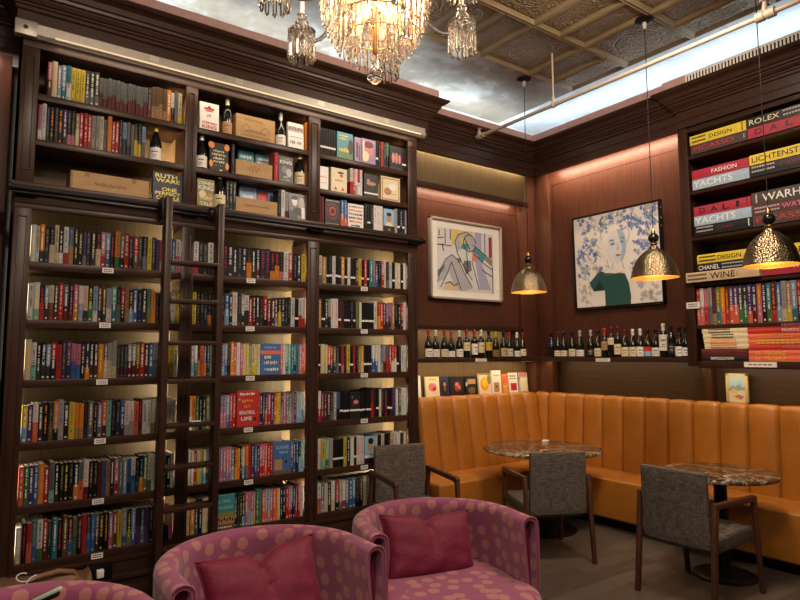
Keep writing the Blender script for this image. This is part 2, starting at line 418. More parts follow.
# pilasters below the shelf line
tr=MB(); tr.box(5.515,5.62,2.89,2.96,1.172,1.535); tr.box(5.515,5.60,4.80,4.87,1.172,1.535);
struct(tr.build('trim_14',m_panel,bevel=.004),'small pilasters under the bottle shelf')
# the recessed wall left of the bookcase
tr=MB(); tr.box(-2.6,.20,4.92,5.1,0,3.70); struct(tr.build('trim_15',m_panel),'mahogany wall left of the bookcase')
tr=MB(); tr.box(-2.6,.2,4.74,4.83,1.50,1.57); tr.box(-2.6,.2,4.74,4.83,2.47,2.56);
struct(tr.build('trim_16',m_wood_h,bevel=.004),'dark rails on the wall left of the bookcase')

# ------------------------------------------------------------------ the big bookcase
D=4.4
bc=empty('bookcase',(1.79,D,0),0,'tall dark walnut built-in bookcase with three bays across the left wall','bookcase')
def bpart(mb,name,mat,parent=bc,bevel=.004,label=None):
    o=mb.build(name,mat,parent,bevel=bevel); o.location=(-1.79,-D,0) if parent==bc else (0,0,0)
    if label: o['label']=label
    return o
BAYS=[(.325,1.248),(1.335,2.243),(2.350,3.252)]
STILES=[(.228,.325),(1.248,1.335),(2.243,2.350),(3.252,3.355)]
LZ=[2.197,1.833,1.463,1.084,.704,.365]
UZ=[3.280,2.982,2.690]
def stile(x0,x1,z0,z1,inset):
    m=MB(); m.box(x0,x1,D,D+.035,z0,z1)
    return m
for (x0,x1) in STILES:
    for z0,z1 in ((.10,2.53),(2.69,3.575)):
        s=bpart(stile(x0,x1,z0,z1,0),'stile',m_wood_v)
        mo=MB(); a=.022; e=.008
        for bx in ((x0+a,x0+a+e,z0+.08,z1-.05),(x1-a-e,x1-a,z0+.08,z1-.05),(x0+a,x1-a,z1-.05-e,z1-.05),(x0+a,x1-a,z0+.08,z0+.08+e)):
            mo.box(bx[0],bx[1],D-.006,D+.002,bx[2],bx[3])
        bpart(mo,'moulding',m_wood_v,s,.002)
        if x0>.3 or True:
            dv=MB(); xm0,xm1=(x0,x0+.02) if x0<.3 else ((x1-.02,x1) if x0>3.2 else (x0+.03,x1-.03))
            dv.box(xm0,xm1,D+.035,D+.37,z0,z1); bpart(dv,'side_panel',m_wood_v,bevel=0)
for i,(x0,x1) in enumerate(BAYS):
    for z in LZ+UZ:
        m=MB(); th=.05 if z<2.6 else .042
        m.box(x0,x1,D+.004,D+.36,z-th,z); bpart(m,'shelf',m_wood_h,bevel=.003)
m=MB()
m.box(.24,3.34,D+.355,D+.38,.1,3.62); bpart(m,'back_panel',m_back,bevel=0)
m=MB(); m.box(.228,3.355,D,D+.04,2.525,2.56); m.box(.228,3.355,D-.004,D+.04,2.56,2.66); m.box(.228,3.355,D+.04,D+.36,2.60,2.65)
m.box(.20,3.385,D-.035,D+.04,2.655,2.69); bpart(m,'ledge',m_wood_h)
m=MB(); m.box(.228,3.355,D-.003,D+.36,3.57,3.66); bpart(m,'header',m_wood_h)
m=MB(); m.box(.228,3.355,D+.01,D+.36,.0,.30); m.box(.228,3.355,D-.004,D+.02,.285,.315); m.box(.228,3.355,D-.012,D+.02,.17,.20); m.box(.228,3.355,D-.02,D+.02,0,.12)
bpart(m,'plinth',m_wood_h)
for xa in (.228,3.338):
    m=MB(); m.box(xa,xa+.017,D+.03,D+.38,0,3.65); bpart(m,'end_panel',m_wood_v,bevel=0)
# ladder rail
m=MB(); m.tube([(.20,D-.065,2.635),(3.375,D-.065,2.635)],.016,12); rail=bpart(m,'ladder_rail',m_black,bevel=0,label='black steel ladder rail')
for x in (.20,3.375):
    m=MB(); m.tube([(x-.012,D-.065,2.635),(x+.012,D-.065,2.635)],.024,12); m.build('end_cap',m_black,rail)
for x0,x1 in STILES:
    xm=(x0+x1)/2; m=MB(); m.box(xm-.055,xm+.055,D-.05,D-.004,2.60,2.655); m.box(xm-.06,xm+.06,D-.06,D-.045,2.605,2.622); m.build('bracket',m_black,rail,bevel=.004)

# long light fixture along the top
fx=empty('strip_light',(1.8,D,3.655),0,'long pale aluminium strip light across the top of the bookcase','light')
def prof_bar(pts,x0,x1,mat,name,parent,bevel=0):
    m=MB(); m.prism(pts,lambda y,z,t:(t,y,z),x0,x1); o=m.build(name,mat,parent,bevel=bevel); o.location=(-1.8,-D,-3.69); return o
prof_bar([(D-.004,3.652),(D-.035,3.652),(D-.055,3.672),(D-.055,3.690),(D-.046,3.695),(D-.046,3.742),(D-.004,3.742)],.30,3.42,m_alum,'housing',fx)
prof_bar([(D-.004,3.650),(D-.060,3.650),(D-.060,3.746),(D-.004,3.746)],.178,.30,m_alum,'end_cap',fx,.003)
m=MB(); m.box(.40,3.36,D-.058,D-.050,3.668,3.680); o=m.build('lens',emit('strip_lens',(1,.82,.55),.22),fx); o.location=(-1.8,-D,-3.69)
for x in (.98,1.6,2.3,2.95):
    m=MB(); m.box(x,x+.06,D-.0475,D-.04,3.70,3.738); o=m.build('clip',flat('clip_alum',(.5,.47,.4),.35,.4),fx); o.location=(-1.8,-D,-3.69)
m=MB(); m.lathe([(.0,0),(.014,0),(.014,.002),(.0,.002)],14); o=m.build('screw_hole',m_black,fx); o.rotation_euler=(R(90),0,0); o.location=(.235-1.8,-.0605,3.70-3.69)

# ------------------------------------------------------------------ books on the bookcase
ROWS={}
ROWS['L1']="wwc63 cwk62 odw74 kdg64 kcg64 cck73 kww64 wrk74 bTg75 kky74 kkc63 uvd52 ddg63 kdc65 kcr65 prw65 sbw65 kkr54 oem76 gkw64 rrc75 dkg54 rBw56 ddg64 kgg65 yyk64 ddg64 uum53 pcm54 svw55 yyk53 bsw64 wpk65"
ROWS['L2']="wwk65 wqy66 krr54 sdw54 cBr54 dmw64 rrc75 gmw65 kmp75 pow65 wsp64 cdr65 key65 swk65 mdc64 Bdc64 swr56 qtw65 kge64 rkw54 TTk63 nsy54 bbw65 kng55 kdw65 ehg65 oor66 ddg43 kkw43 wrw54 wbw54 wwk54 yyk63"
ROWS['L3']="cco76 wqk65 kdw64 kdw64 sdw54 rkw65 rrk55 ddg74 unT75 pbk54 pbk54 dkc54 noc65 kdw63 kmw64 ooy56 gcw64 lcg65 lcg75 ddg53 dmg53 ddg53 lmw54 lmw54 hmy64 rrw75 kmw65 bbw65 lgk66 kkg64 wrk64 ykw64 yyk65 cwk63"
ROWS['L4']="ysw55 uuw54 wRR65 ddw64 kko65 dBg64 oks65 llu75 kkw65 yyk66 oTr54 oTr54 knm64 ggc65 kkT54 vgw55 Rmc65 qqk65 kkg65 kdg64 bnw54 wlr55 wlr55 RRk55 kmr64 wwd55 wwd54 chq65 kkg64 wwk55 wck53 wwk63 cck53"
ROWS['L5']="RRw65 eew64 uuw64 bbw65 ooR76 rrw55 gqk76 kdw65 kkh64 kky65 kkg65 kow66 gRk66 wmr66 kkT65 kkh64 mmk54 bbk54 TTk54 dnw64 prw65 ggq64 lsw54 bnk54 wbk55 kdg54 kos65 ehw64 cek64 wwe64 rkw53 kkg64 ddw64 kkw54 wwk63"
ROWS['L6']="wcc45 kkr64 rRm65 tbh75 wek76 rmw65 ddg53 ttw66 kkr54 BBc76 kbp65 hek54 dkp64 rrm64 nbg64 bbs64 gdc64 kky64 kko65 vpw54 rBw65 yyk65 sbo65 khy65 sbw64 num65 dgs65 uuk65 kkh64 rrw64 kkp64 wkp64 okk64 lpk53"
ROWS['U1']="pmc64 cco76 vsw53 stw65 twk65 yyk65 yyk65 yyk65 dgw65 dgw65 dgw65 gmk44 gmk44 gmk44 gmk44 gmk44 gmk44 gmk44 gmk44 gmk44 gmk44 gmk44 gmk44 dmg54 BTk64 BTk64 BTk64 BTk64 oow66 wkg54 ggd63 cyk65"
ROWS['U2']="pwu63 wwd75 ddg63 kko65 ddg64 kko65 udw65 kpg65 kpg65 Tcc55 rrw65 rrw65 rrw65 llk65 llk65 cck65 ggk54 oor76 rrw54 rrw54 kdg64 sdk66 gdu65 hgk54 kyg65 kyg65 sgk55"
ROWS['M1']="wrk64 dkg63 dkg63 wkk65 rrk55 wwk64 kdr64 kdw64 kdw64 kdg64 kdw64 kor64 kdw63 kmw64 ndr65 ndr65 kor54 kor54 kpm54 wwk55 prw54 kkg54 kdw54 yyk54"
ROWS['M2']="yyk65 kdg63 kdg63 kdg63 kog63 kdg62 kdg62 rrk65 kdg63 bsw66 kkw53 wwr78 kdg64 ldw63 wdk66 rrw44 kmw64 kdw64 kdr64 rkw65 mmw45 mmw45 dsw53 kyy54 kdw54 kdg54 kkg64 wwk66 kk#55 wrk65 wrr63"
ROWS['M3']="vsw66 wew64 kog54 RRk55 kow54 ndw64 qqk65 kkd53 pvw64 uvw64 vsw64 sbw64 dkg54 oow75 rRw65 wwp76 ppw64 ccp64 yyc65 tqw64 cyk65 yyc64 wwk64 @blue RRw63 wwp64 qtw65 qqw64 ttw65 tnw65 ttk65 ppw66 pRw65"
ROWS['M4']="oww65 oTk65 eew65 kkw66 kew66 hhw66 eqw66 qew66 Tcw55 vpw65 vpw65 sbw66 rrw76 rrw76 @red rrR74 knw64 uuw64 dRw53 prw65 nuw66 rRw53 oyy63 yyb64 uvw64 ppw65 vpw64 eqw66 vpm65 uuw63 lsw64 qsw65 wsb65"
ROWS['M5']="wcw65 wwc64 rrw64 wyr65 yqs65 csw65 gds64 bdw64 ssn65 tsw65 lsw63 vpw65 pvw65 pvw65 pvw64 tsw66 roy65 yor54 kkw63 csw55 ogr65 rrk76 nuw77 buw64 nuw53 prw65 prw65 RRw65 rrw65 rrw65 @game vuw65 nbw65 bnw65 nsw64 qsw66"
ROWS['M6']="cck68 oow68 nbw68 kkw68 cwy68 cyw67 gcw67 @act kkw65 kdg64 kdy64 dsw64 pvw63 plr66 vsw64 pow63 eew76 teg78 RRw66 sRw63 slw65 pRw65 RRw65 ooR64 ccw64 kdw64 nkw65 rrw65 prw65 snw64 unw64 mrw75 prw75 wwp66"
ROWS['R1']="cek66 TTc58 kk#54 dk#64 wwk65 kk#64 kk#54 oTw65 kk#54 wwk64 kk#54 kk#54 kmw64 yyk65 kk#53 rrw64 kk#53 ttw67 vgp64 nbw54 kkg66 prw54 wwp63 dgg64 wwk66 kk#64 ccw66 ccw66 kk#53 wwc65"
ROWS['R2']="TTc65 kk#64 kdw54 lkg53 wwr76 wwr76 dm#63 mmk64 kk#54 kk#54 kkg64 kk#54 hhk65 wwc55 kk#55 kk#55 kk#55 kk#54 wwk66 roo65 rrw65 mmw63 vdp55 vdp54 TTc65 kkg65 kkw54 rmw64 wwp75"
ROWS['R3']="kk#54 ccy67 ccy65 Rdw54 rdw54 hdw54 dgg54 kk#53 rpk54 kkg53 yyk66 kk#55 rrk54 kkg53 hTc54 ocy55 kk#65 kk#65 kd#64 wbw66 wbw65 wwc64 gls65 ldr65 brg64 rrw65 rwc65 rwc65 kk#64 dkg55 wwk64 wwk63"
ROWS['R4']="wrw66 mmw54 mmw54 mdw55 dgg54 llw55 bkd55 kk#66 kk#55 kk#55 @dark kk#55 kk#55 kk#54 kk#54 mrr63 dmk74 kk#75 ccw64 dkg65 dmr65 kk#65 kd#54 unr68 www64 dew65 wwk65 wwc64"
ROWS['R5']="wcs65 yqk65 qey65 llh65 kk#55 kk#55 kk#55 yyk63 nnw55 wwc65 kk#53 wwr66 wwr65 @face sbw65 kk#55 cck64 kk#64 kdr64 cck65 wwk65 wwc64 kkg55 ccw65"
ROWS['R6']="wRk55 bsw54 ccs55 kkw54 wcw66 rkw54 lgw65 wrw54 lbw54 bbw66 sbw64 dkg65 Bkc65 ccw66 gew66 lgw64 ddg64 gdw64"
FW={'blue':.165,'red':.165,'game':.150,'act':.155,'dark':.10,'face':.10}
HGT=lambda c:.165+.0115*int(c)
stuff_c=MB(); stuff_p=MB(); FACE={}
SHELFNAME={'1':'first shelf below rail','2':'second shelf below rail','3':'third shelf below rail','4':'fourth shelf below rail','5':'fifth shelf below rail','6':'lowest shelf'}
def row(key,x0,x1,z,indiv,yoff=.018):
    toks=ROWS[key].split()
    bay={'L':'left bay','M':'middle bay','R':'right bay','U':'left bay'}[key[0]]
    sh=SHELFNAME[key[1]] if key[0]!='U' else {'1':'top shelf','2':'second shelf from top'}[key[1]]
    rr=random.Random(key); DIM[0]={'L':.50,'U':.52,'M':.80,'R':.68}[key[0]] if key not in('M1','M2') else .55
    wd=[]
    for t in toks:
        wd.append(FW[t[1:]] if t[0]=='@' else .017+.0026*int(t[4])+rr.uniform(-.0015,.0015))
    fixed=sum(w for t,w in zip(toks,wd) if t[0]=='@'); var=sum(w for t,w in zip(toks,wd) if t[0]!='@')
    k=(x1-x0-fixed-.0004*len(toks))/var; x=x0; cnt=0
    for t,w in zip(toks,wd):
        cnt+=1
        if t[0]=='@':
            FACE[t[1:]]=(x,w,z); x+=w+.0004; continue
        w=w*k; a,b,c=t[0],t[1],t[2]; h=HGT(t[3])+rr.uniform(-.004,.004); d=rr.uniform(.15,.195); y=D+yoff+rr.uniform(0,.012)
        if indiv:
            cl=NAME[a] if a==b else f'{NAME[a]} and {NAME[b]}'
            lab=f'{cl} book, {ordinal(cnt)} from left on {sh}, {bay}'
            book_obj(x,y,z,w,h,d,a,b,c,lab,f'standing books on the {sh}, {bay}',seed=rr.random())
        else: book_geo(stuff_c,stuff_p,x,y,z,w,h,d,a,b,c,rr.random())
        x+=w+.0004
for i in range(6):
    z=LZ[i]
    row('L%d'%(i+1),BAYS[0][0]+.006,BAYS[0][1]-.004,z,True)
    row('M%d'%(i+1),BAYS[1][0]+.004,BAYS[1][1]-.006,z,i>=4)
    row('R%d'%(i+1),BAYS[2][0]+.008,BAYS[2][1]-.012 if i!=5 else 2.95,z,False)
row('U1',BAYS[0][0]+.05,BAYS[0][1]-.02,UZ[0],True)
row('U2',BAYS[0][0]+.01,.985,UZ[1],True)
so=stuff_c.build('books',m_book); stuff_p.build('pages',m_pages,so)
tag(so,'remaining rows of small standing books filling the middle and right bays','books',kind='stuff')

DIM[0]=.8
# ---- books shown face out
def display(px,z,w,h,y,base,label,art=(),d=.028,name='display_book',cat='book',group=None,tilt=0):
    """face-out book: cover front at y; art entries in cover units (0..1, 0..1)"""
    o=MB(); o.box(-w/2,w/2,0,.003,0,h); o.box(-w/2,w/2,d-.003,d,0,h); o.box(-w/2,-w/2+.003,0,d,0,h)
    ob=o.build(name,base if not isinstance(base,str) else ink(base),loc=(px+w/2,y,z),bevel=.0012,seg=1)
    p=MB(); p.box(-w/2+.003,w/2-.003,.003,d-.003,.003,h-.004); p.build('pages',m_pages,ob)
    for ai,a in enumerate(art):
        e_=.0009+.00035*ai
        if a[0]=='t':      # lettering: text, u centre, v centre, width, height, colour
            _,s,u,v,tw,th,c=a; q=text_obj(s,'title',ink(c),ob,((u-.5)*w,-e_-.0003,v*h),tw*w,th*h,bold=.022)
        elif a[0]=='w':    # a line of small type, too small in the photo to read
            _,u,v,tw,th,c=a; m=MB(); rr=random.Random(int(u*91+v*777)); n=max(3,int(tw*11)); st=tw*w/n
            for k in range(n):
                x0=(u-.5)*w-tw*w/2+k*st; hh=th*h*rr.uniform(.55,1)/2; zc=v*h+rr.uniform(-.1,.1)*th*h
                m.box(x0,x0+st*rr.uniform(.45,.8),-e_,.001,zc-hh,zc+hh)
            m.build('lettering',ink(c),ob)
        else:
            m=MB()
            if a[0]=='r':  # rectangle
                _,u0,u1,v0,v1,c=a; pts=[(u0,v0),(u1,v0),(u1,v1),(u0,v1)]
            elif a[0]=='e':
                _,u0,v0,ru,rv,c=a; pts=[(u0+ru*math.cos(2*math.pi*k/18),v0+rv*math.sin(2*math.pi*k/18)) for k in range(18)]
            else: _,pts,c=a
            m.prism([((u-.5)*w,v*h) for u,v in pts],lambda uu,vv,tt:(uu,tt,vv),-e_,.001)
            m.build('cover_art',ink(c),ob)
    if tilt: ob.rotation_euler.x=-tilt
    return tag(ob,label,cat,group)
def dpx(px0,px1,z,h,base,label,art=(),y=D+.03,**k):
    a=on(px0,150,1,y).x; a=None
    return None
def disp_px(px0,px1,pyc,z,h,base,label,art=(),y=D+.03,**k):
    x0=on(px0,pyc,1,y).x; x1=on(px1,pyc,1,y).x
    return display(x0,z,x1-x0,h,y,base,label,art,**k)
fx_,fw_,fz_=FACE['blue']
display(fx_,fz_,fw_,.235,D+.02,'b','blue face-out book with slanted white title, third shelf below rail, middle bay',[('r',0,1,.66,.78,'R'),('w',.5,.88,.6,.08,'s'),('w',.36,.57,.34,.1,'c'),('w',.52,.38,.7,.13,'c'),('w',.56,.17,.72,.09,'w')])
fx_,fw_,fz_=FACE['red']
display(fx_,fz_,fw_,.262,D+.016,'r','bright red face-out book with orange and white title, fourth shelf, middle bay',[('w',.5,.91,.72,.08,'w'),('w',.52,.72,.54,.1,'o'),('t','BUT',.5,.56,.3,.09,'o'),('t','BEAUTIFUL',.5,.39,.74,.1,'w'),('t','LIFE',.46,.22,.5,.1,'w'),('e',.86,.2,.06,.05,'k'),('e',.12,.76,.05,.04,'l')])
fx_,fw_,fz_=FACE['game']
display(fx_,fz_,fw_,.245,D+.018,'b','blue face-out book with pale title over a brown box, fifth shelf, middle bay',[('t','GAME',.5,.83,.72,.12,'s'),('w',.6,.67,.5,.08,'s'),('r',.08,.5,.14,.46,'T'),('r',0,1,0,.1,'B'),('e',.72,.38,.06,.05,'k'),('e',.52,.5,.04,.03,'n')])
fx_,fw_,fz_=FACE['act']
display(fx_,fz_,fw_,.242,D+.016,'t','teal and sand face-out book with seated crowd, lowest shelf, middle bay',[('r',0,1,.16,.36,'T'),('r',0,1,.36,.5,'h'),('r',0,1,0,.16,'B'),('t','ACTING',.46,.82,.66,.11,'q'),('t','SPEAKING',.5,.64,.8,.11,'q'),('w',.5,.07,.8,.05,'w')]+[('e',.12+.13*k,.27+.04*(k%2),.035,.05,'k') for k in range(7)])
fx_,fw_,fz_=FACE['dark']
display(fx_,fz_,fw_,.22,D+.02,'k','black face-out book with white band and pale hand, fourth shelf, right bay',[('r',0,1,.28,.35,'w'),('e',.6,.62,.24,.08,'p'),('e',.25,.8,.07,.05,'g'),('e',.3,.5,.08,.05,'m')])
fx_,fw_,fz_=FACE['face']
display(fx_,fz_,fw_,.22,D+.02,'s','grey blue face-out book with a dark haired head, fifth shelf, right bay',[('e',.6,.66,.25,.23,'T'),('e',.62,.83,.27,.12,'k'),('r',0,1,.2,.3,'w'),('r',0,1,0,.2,'k')])

# upper shelves, middle bay
Z1,Z2,Z3=UZ
disp_px(200,219.5,115,Z1,.222,'w','white face-out book with red crest and title, top shelf of middle bay',[('t','IT',.5,.52,.2,.10,'d'),('t','STEPHEN',.5,.27,.74,.08,'r'),('t','KING',.5,.13,.74,.13,'r'),('e',.5,.78,.28,.05,'r'),('e',.5,.84,.07,.05,'m'),('r',.3,.7,.69,.71,'r')],tilt=R(5))
disp_px(288.5,304,140,Z1,.222,'w','white face-out book with red lettered band, top shelf of middle bay',[('r',0,1,.66,.86,'l'),('w',.5,.77,.9,.16,'m'),('w',.3,.25,.34,.14,'g'),('w',.72,.25,.3,.14,'g'),('r',.1,.9,.45,.46,'d')],tilt=R(4))
disp_px(210,229,150,Z2,.225,'k','black face-out book with pale title and orange corners, second shelf, middle bay',[('e',.1,.9,.16,.12,'o'),('e',.92,.88,.14,.12,'o'),('e',.08,.25,.1,.12,'o'),('e',.93,.22,.1,.12,'o'),('w',.5,.70,.6,.08,'c'),('w',.5,.58,.74,.08,'c'),('w',.5,.45,.6,.08,'c'),('w',.5,.33,.6,.08,'c'),('w',.5,.2,.5,.05,'h')],tilt=R(4))
disp_px(239,254.5,152,Z2,.24,'t','teal face-out book with white script behind the small crate, second shelf',[('w',.5,.8,.72,.13,'w'),('w',.42,.62,.4,.13,'w'),('e',.6,.4,.3,.15,'l')],y=D+.13,tilt=R(3))
disp_px(256,271.5,157,Z2,.235,'t','teal face-out book with white capitals behind the small crate, second shelf',[('w',.5,.82,.66,.1,'w'),('w',.5,.68,.7,.11,'w'),('e',.5,.42,.14,.12,'m'),('e',.5,.5,.07,.05,'w')],y=D+.13,tilt=R(3))
disp_px(279,293.5,170,Z2,.225,'g','grey face-out book with pale title and figures, second shelf, middle bay',[('r',0,1,0,1,'d'),('w',.5,.9,.7,.05,'l'),('t','KING',.5,.78,.8,.13,'w'),('e',.4,.5,.2,.14,'g'),('e',.7,.4,.2,.16,'l'),('w',.5,.12,.6,.06,'l'),('w',.5,.22,.3,.06,'c')],tilt=R(4))
disp_px(197.5,215,190,Z3,.222,'T','sepia face-out book with large white title beside a bottle, middle bay ledge',[('r',.04,.96,.03,.97,'h'),('t','STEPHEN',.5,.86,.86,.11,'w'),('t','KING',.5,.70,.86,.15,'w'),('e',.3,.48,.2,.12,'c'),('e',.7,.4,.25,.12,'T'),('t','FAIRY',.5,.34,.7,.13,'c'),('t','TALE',.5,.15,.7,.13,'c')],tilt=R(4))
disp_px(240,257,196,Z3,.245,'s','pale blue face-out book behind the long crate, middle bay ledge',[('w',.5,.86,.7,.06,'g'),('w',.5,.66,.6,.14,'w'),('w',.45,.48,.5,.12,'w')],y=D+.12,tilt=R(3))
disp_px(257.5,275.5,200,Z3,.245,'b','red and blue face-out book behind the long crate, middle bay ledge',[('e',.3,.62,.32,.32,'r'),('r',.6,1,.3,.9,'s'),('e',.8,.6,.12,.25,'n')],y=D+.12,tilt=R(3))
disp_px(289,306.5,207,Z3,.225,'g','grey face-out book with black and white photo, middle bay ledge',[('e',.35,.7,.15,.16,'w'),('e',.35,.84,.18,.08,'k'),('r',0,.5,0,.35,'d'),('e',.75,.65,.2,.22,'l'),('e',.55,.35,.3,.14,'k'),('r',.72,.92,.1,.5,'w')],tilt=R(4))
# right bay upper shelves
disp_px(337,353,150,Z1,.235,'t','teal face-out book with gold script, top shelf of right bay',[('r',0,1,0,.3,'e'),('w',.4,.87,.6,.06,'y'),('w',.36,.76,.5,.06,'y'),('w',.45,.34,.66,.16,'y'),('e',.85,.5,.15,.28,'k')])
disp_px(354.5,361,152,Z1,.222,'v','narrow mauve face-out book between teal and pink books, top shelf, right bay',[('r',.3,.5,.2,.8,'k'),('r',.65,.8,.1,.7,'d')])
disp_px(361.5,375.5,155,Z1,.226,'p','dusty pink face-out book with a drawn woman, top shelf, right bay',[('r',0,1,0,1,'v'),('e',.55,.58,.27,.25,'p'),('e',.5,.78,.34,.14,'m'),('e',.3,.3,.22,.2,'c'),('r',.1,.2,.1,.9,'c'),('e',.55,.55,.10,.1,'T')])
disp_px(389.5,402,165,Z1,.222,'k','black face-out book with three pink figures, top shelf, right bay',[('e',.3,.5,.12,.22,'p'),('e',.55,.5,.12,.24,'T'),('e',.8,.48,.1,.2,'p'),('r',0,1,.04,.12,'d')])
disp_px(318.5,328.5,180,Z2,.2,'w','narrow white face-out book at left end of right bay second shelf',[('w',.5,.55,.7,.05,'r'),('r',.2,.8,.3,.31,'g')])
disp_px(331,347,182,Z2,.21,'c','cream face-out book with small red drawings, second shelf, right bay',[('e',.6,.82,.2,.05,'k'),('e',.65,.7,.1,.06,'r'),('w',.5,.5,.5,.07,'r'),('p',[(.18,.1),(.38,.1),(.28,.24)],'r'),('p',[(.62,.1),(.84,.1),(.73,.24)],'r')])
disp_px(364,378,195,Z2,.215,'k','black face-out book with white band and sleeping figure, second shelf, right bay',[('r',0,1,.16,.22,'w'),('e',.5,.6,.34,.08,'T'),('e',.3,.72,.1,.06,'p'),('e',.6,.42,.12,.05,'d')])
disp_px(381,400,198,Z2,.222,'c','beige face-out book with a faint floral drawing, second shelf, right bay',[('r',.05,.95,.05,.95,'T'),('r',.1,.9,.1,.9,'c'),('e',.35,.4,.2,.16,'T'),('e',.6,.6,.2,.14,'w'),('r',.2,.8,.3,.32,'g')])
disp_px(325,340,208,Z3,.222,'k','black face-out book with a tangle of red lines, right bay ledge',[('e',.5,.55,.38,.33,'m'),('e',.5,.55,.3,.25,'k'),('e',.5,.55,.22,.18,'r'),('e',.5,.55,.14,.11,'k'),('r',.06,.94,.93,.96,'l'),('r',.06,.94,.05,.08,'l')])
disp_px(348,363.5,212,Z3,.215,'w','white face-out book covered in black and red words, right bay ledge',[('w',.35,.88,.55,.07,'k'),('w',.8,.88,.3,.07,'r'),('w',.5,.73,.86,.08,'R'),('w',.3,.58,.45,.08,'k'),('w',.75,.58,.4,.08,'k'),('w',.3,.43,.45,.08,'k'),('w',.74,.43,.36,.08,'r'),('w',.5,.28,.8,.08,'R'),('w',.5,.12,.6,.07,'k')])
disp_px(383.5,394.5,222,Z3,.22,'s','grey blue face-out book with portrait bust over black band, right bay ledge',[('e',.5,.62,.2,.19,'T'),('e',.5,.78,.22,.08,'k'),('p',[(.15,.3),(.85,.3),(.68,.45),(.32,.45)],'c'),('r',0,1,0,.3,'k'),('r',.4,.6,.12,.18,'T')])
disp_px(153,183,188,Z3,.222,'n','navy face-out book with yellow title lettering, left bay ledge by the crate',[('t','RUTH',.45,.88,.74,.13,'Y'),('t','WARE',.5,.73,.82,.13,'Y'),('r',.0,.6,.5,.64,'d'),('t','ONE',.55,.44,.5,.12,'Y'),('t','PERFECT',.5,.30,.84,.11,'Y'),('t','COUPLE',.5,.15,.78,.12,'Y')],tilt=R(5))

def spines(px0,px1,py,z,toks,label,group,h=None):
    toks=toks.split(); x0=on(px0,py,1,D+.03).x; x1=on(px1,py,1,D+.03).x; w=(x1-x0)/len(toks)-.0006
    for k,t in enumerate(toks):
        cl=NAME[t[0]] if t[0]==t[1] else f'{NAME[t[0]]} and {NAME[t[1]]}'
        pos=f', {ordinal(k+1)} of {len(toks)}' if len(toks)>1 else ''
        book_obj(x0+k*(w+.0006),D+.03,z,w,HGT(t[3]),.14,t[0],t[1],t[2],f'{cl} book{pos} {label}',group)
spines(305.5,309,148,Z1,"oor75 Bop74",'at the right end of middle bay top shelf','spine-out books on the upper shelves')
spines(274.5,278.5,168,Z2,"rrp65",'standing right of the small crate, middle bay','spine-out books on the upper shelves')
spines(226,236.5,192,Z3,"kdl64 kdl64 ddl63",'between bottle and long crate, middle bay','spine-out books on the upper shelves')
spines(278,288.5,205,Z3,"kkg65 wwn65 lmk54",'right of the long crate, middle bay','spine-out books on the upper shelves')
spines(320.5,336,145,Z1,"kk#64 kk#64 kk#64 kk#64 kk#64 kk#63",'at left end of right bay top shelf','spine-out books on the upper shelves')
spines(376,389,160,Z1,"kk#64 kkg63 rrm65 kdg64 ekg64",'between pink and black covers, right bay','spine-out books on the upper shelves')
spines(402.5,407.5,168,Z1,"kk#54 kk#53",'at right end of right bay top shelf','spine-out books on the upper shelves')
spines(350.5,362.5,190,Z2,"wrk64 prw64 wlr64 rwk64 wwp64",'beside the cream cover, right bay second shelf','spine-out books on the upper shelves')
spines(319.5,324.5,205,Z3,"mmk64 mmr63",'at left end of right bay ledge','spine-out books on the upper shelves')
spines(341,347.5,212,Z3,"bRw65 bRw65",'between dark and white covers, right bay ledge','spine-out books on the upper shelves')
spines(364.5,383,218,Z3,"kkg64 kk#64 kkg64 wwp64 wwp64 wwl64",'left of the portrait cover, right bay ledge','spine-out books on the upper shelves')
spines(395,407.5,225,Z3,"llk64 kk#65 kks64 kd#64 vlw64",'at right end of right bay ledge','spine-out books on the upper shelves')
spines(231.5,235,158,Z2,"kkg63",'standing left of the small crate, middle bay','spine-out books on the upper shelves')

# wooden wine crates
m_pine=wood('pale_pine',(.34,.20,.085),(.47,.30,.14),(1.2,9,9),.55); 
def crate(px0,px1,py,z,h,d,label,art,y=D+.035,dove=False):
    x0=on(px0,py,1,y).x; x1=on(px1,py,1,y).x; w=x1-x0
    t_=empty('wine_crate',((x0+x1)/2,y,z),0,label,'crate','wooden wine crates on the bookcase')
    b=.012
    m=MB(); m.box(-w/2,w/2,0,b,0,h); m.build('front_board',m_pine,t_,bevel=.0015,seg=1)
    m=MB(); m.box(-w/2,w/2,d-b,d,0,h); m.build('back_board',m_pine,t_,bevel=.0015,seg=1)
    for s in(-1,1):
        m=MB(); m.box(s*w/2-(b if s>0 else 0),s*w/2+(0 if s>0 else b),b,d-b,0,h); m.build('end_board',m_pine,t_)
    m=MB(); m.box(-w/2+b,w/2-b,b,d-b,0,.01); m.build('base',m_pine,t_)
    if dove:
        m=MB()
        for k in range(9): m.box(-w/2-.0005,-w/2+.014,-.0008,.001,h*(k+.1)/9,h*(k+.6)/9)
        m.build('joint',flat('pine_end_grain',(.17,.085,.03),.7),t_)
        m=MB(); m.box(-w/2+b,w/2-b,b,d-b,h-.012,h-.002); m.build('lid',m_pine,t_)
        for x in (-.3,.3):
            m=MB(); m.box(x*w-.013,x*w+.013,-.002,.001,h-.03,h+.001); m.build('hinge',flat('dull_brass',(.22,.13,.05),.6),t_)
    brand=ink('B')
    for a in art:
        if a[0]=='t': text_obj(a[1],'stamp',brand,t_,((a[2]-.5)*w,-.0012,a[3]*h),a[4]*w,a[5]*h)
        elif a[0]=='line':
            m=MB(); m.tube([((u-.5)*w,-.0005,v*h) for u,v in a[1]],a[2] if len(a)>2 else .0014,5); m.build('stamp',brand,t_)
    return t_
sig=[(.30+.4*k/40,.46+.16*math.sin(k*1.9)*math.cos(k*.31)) for k in range(41)]
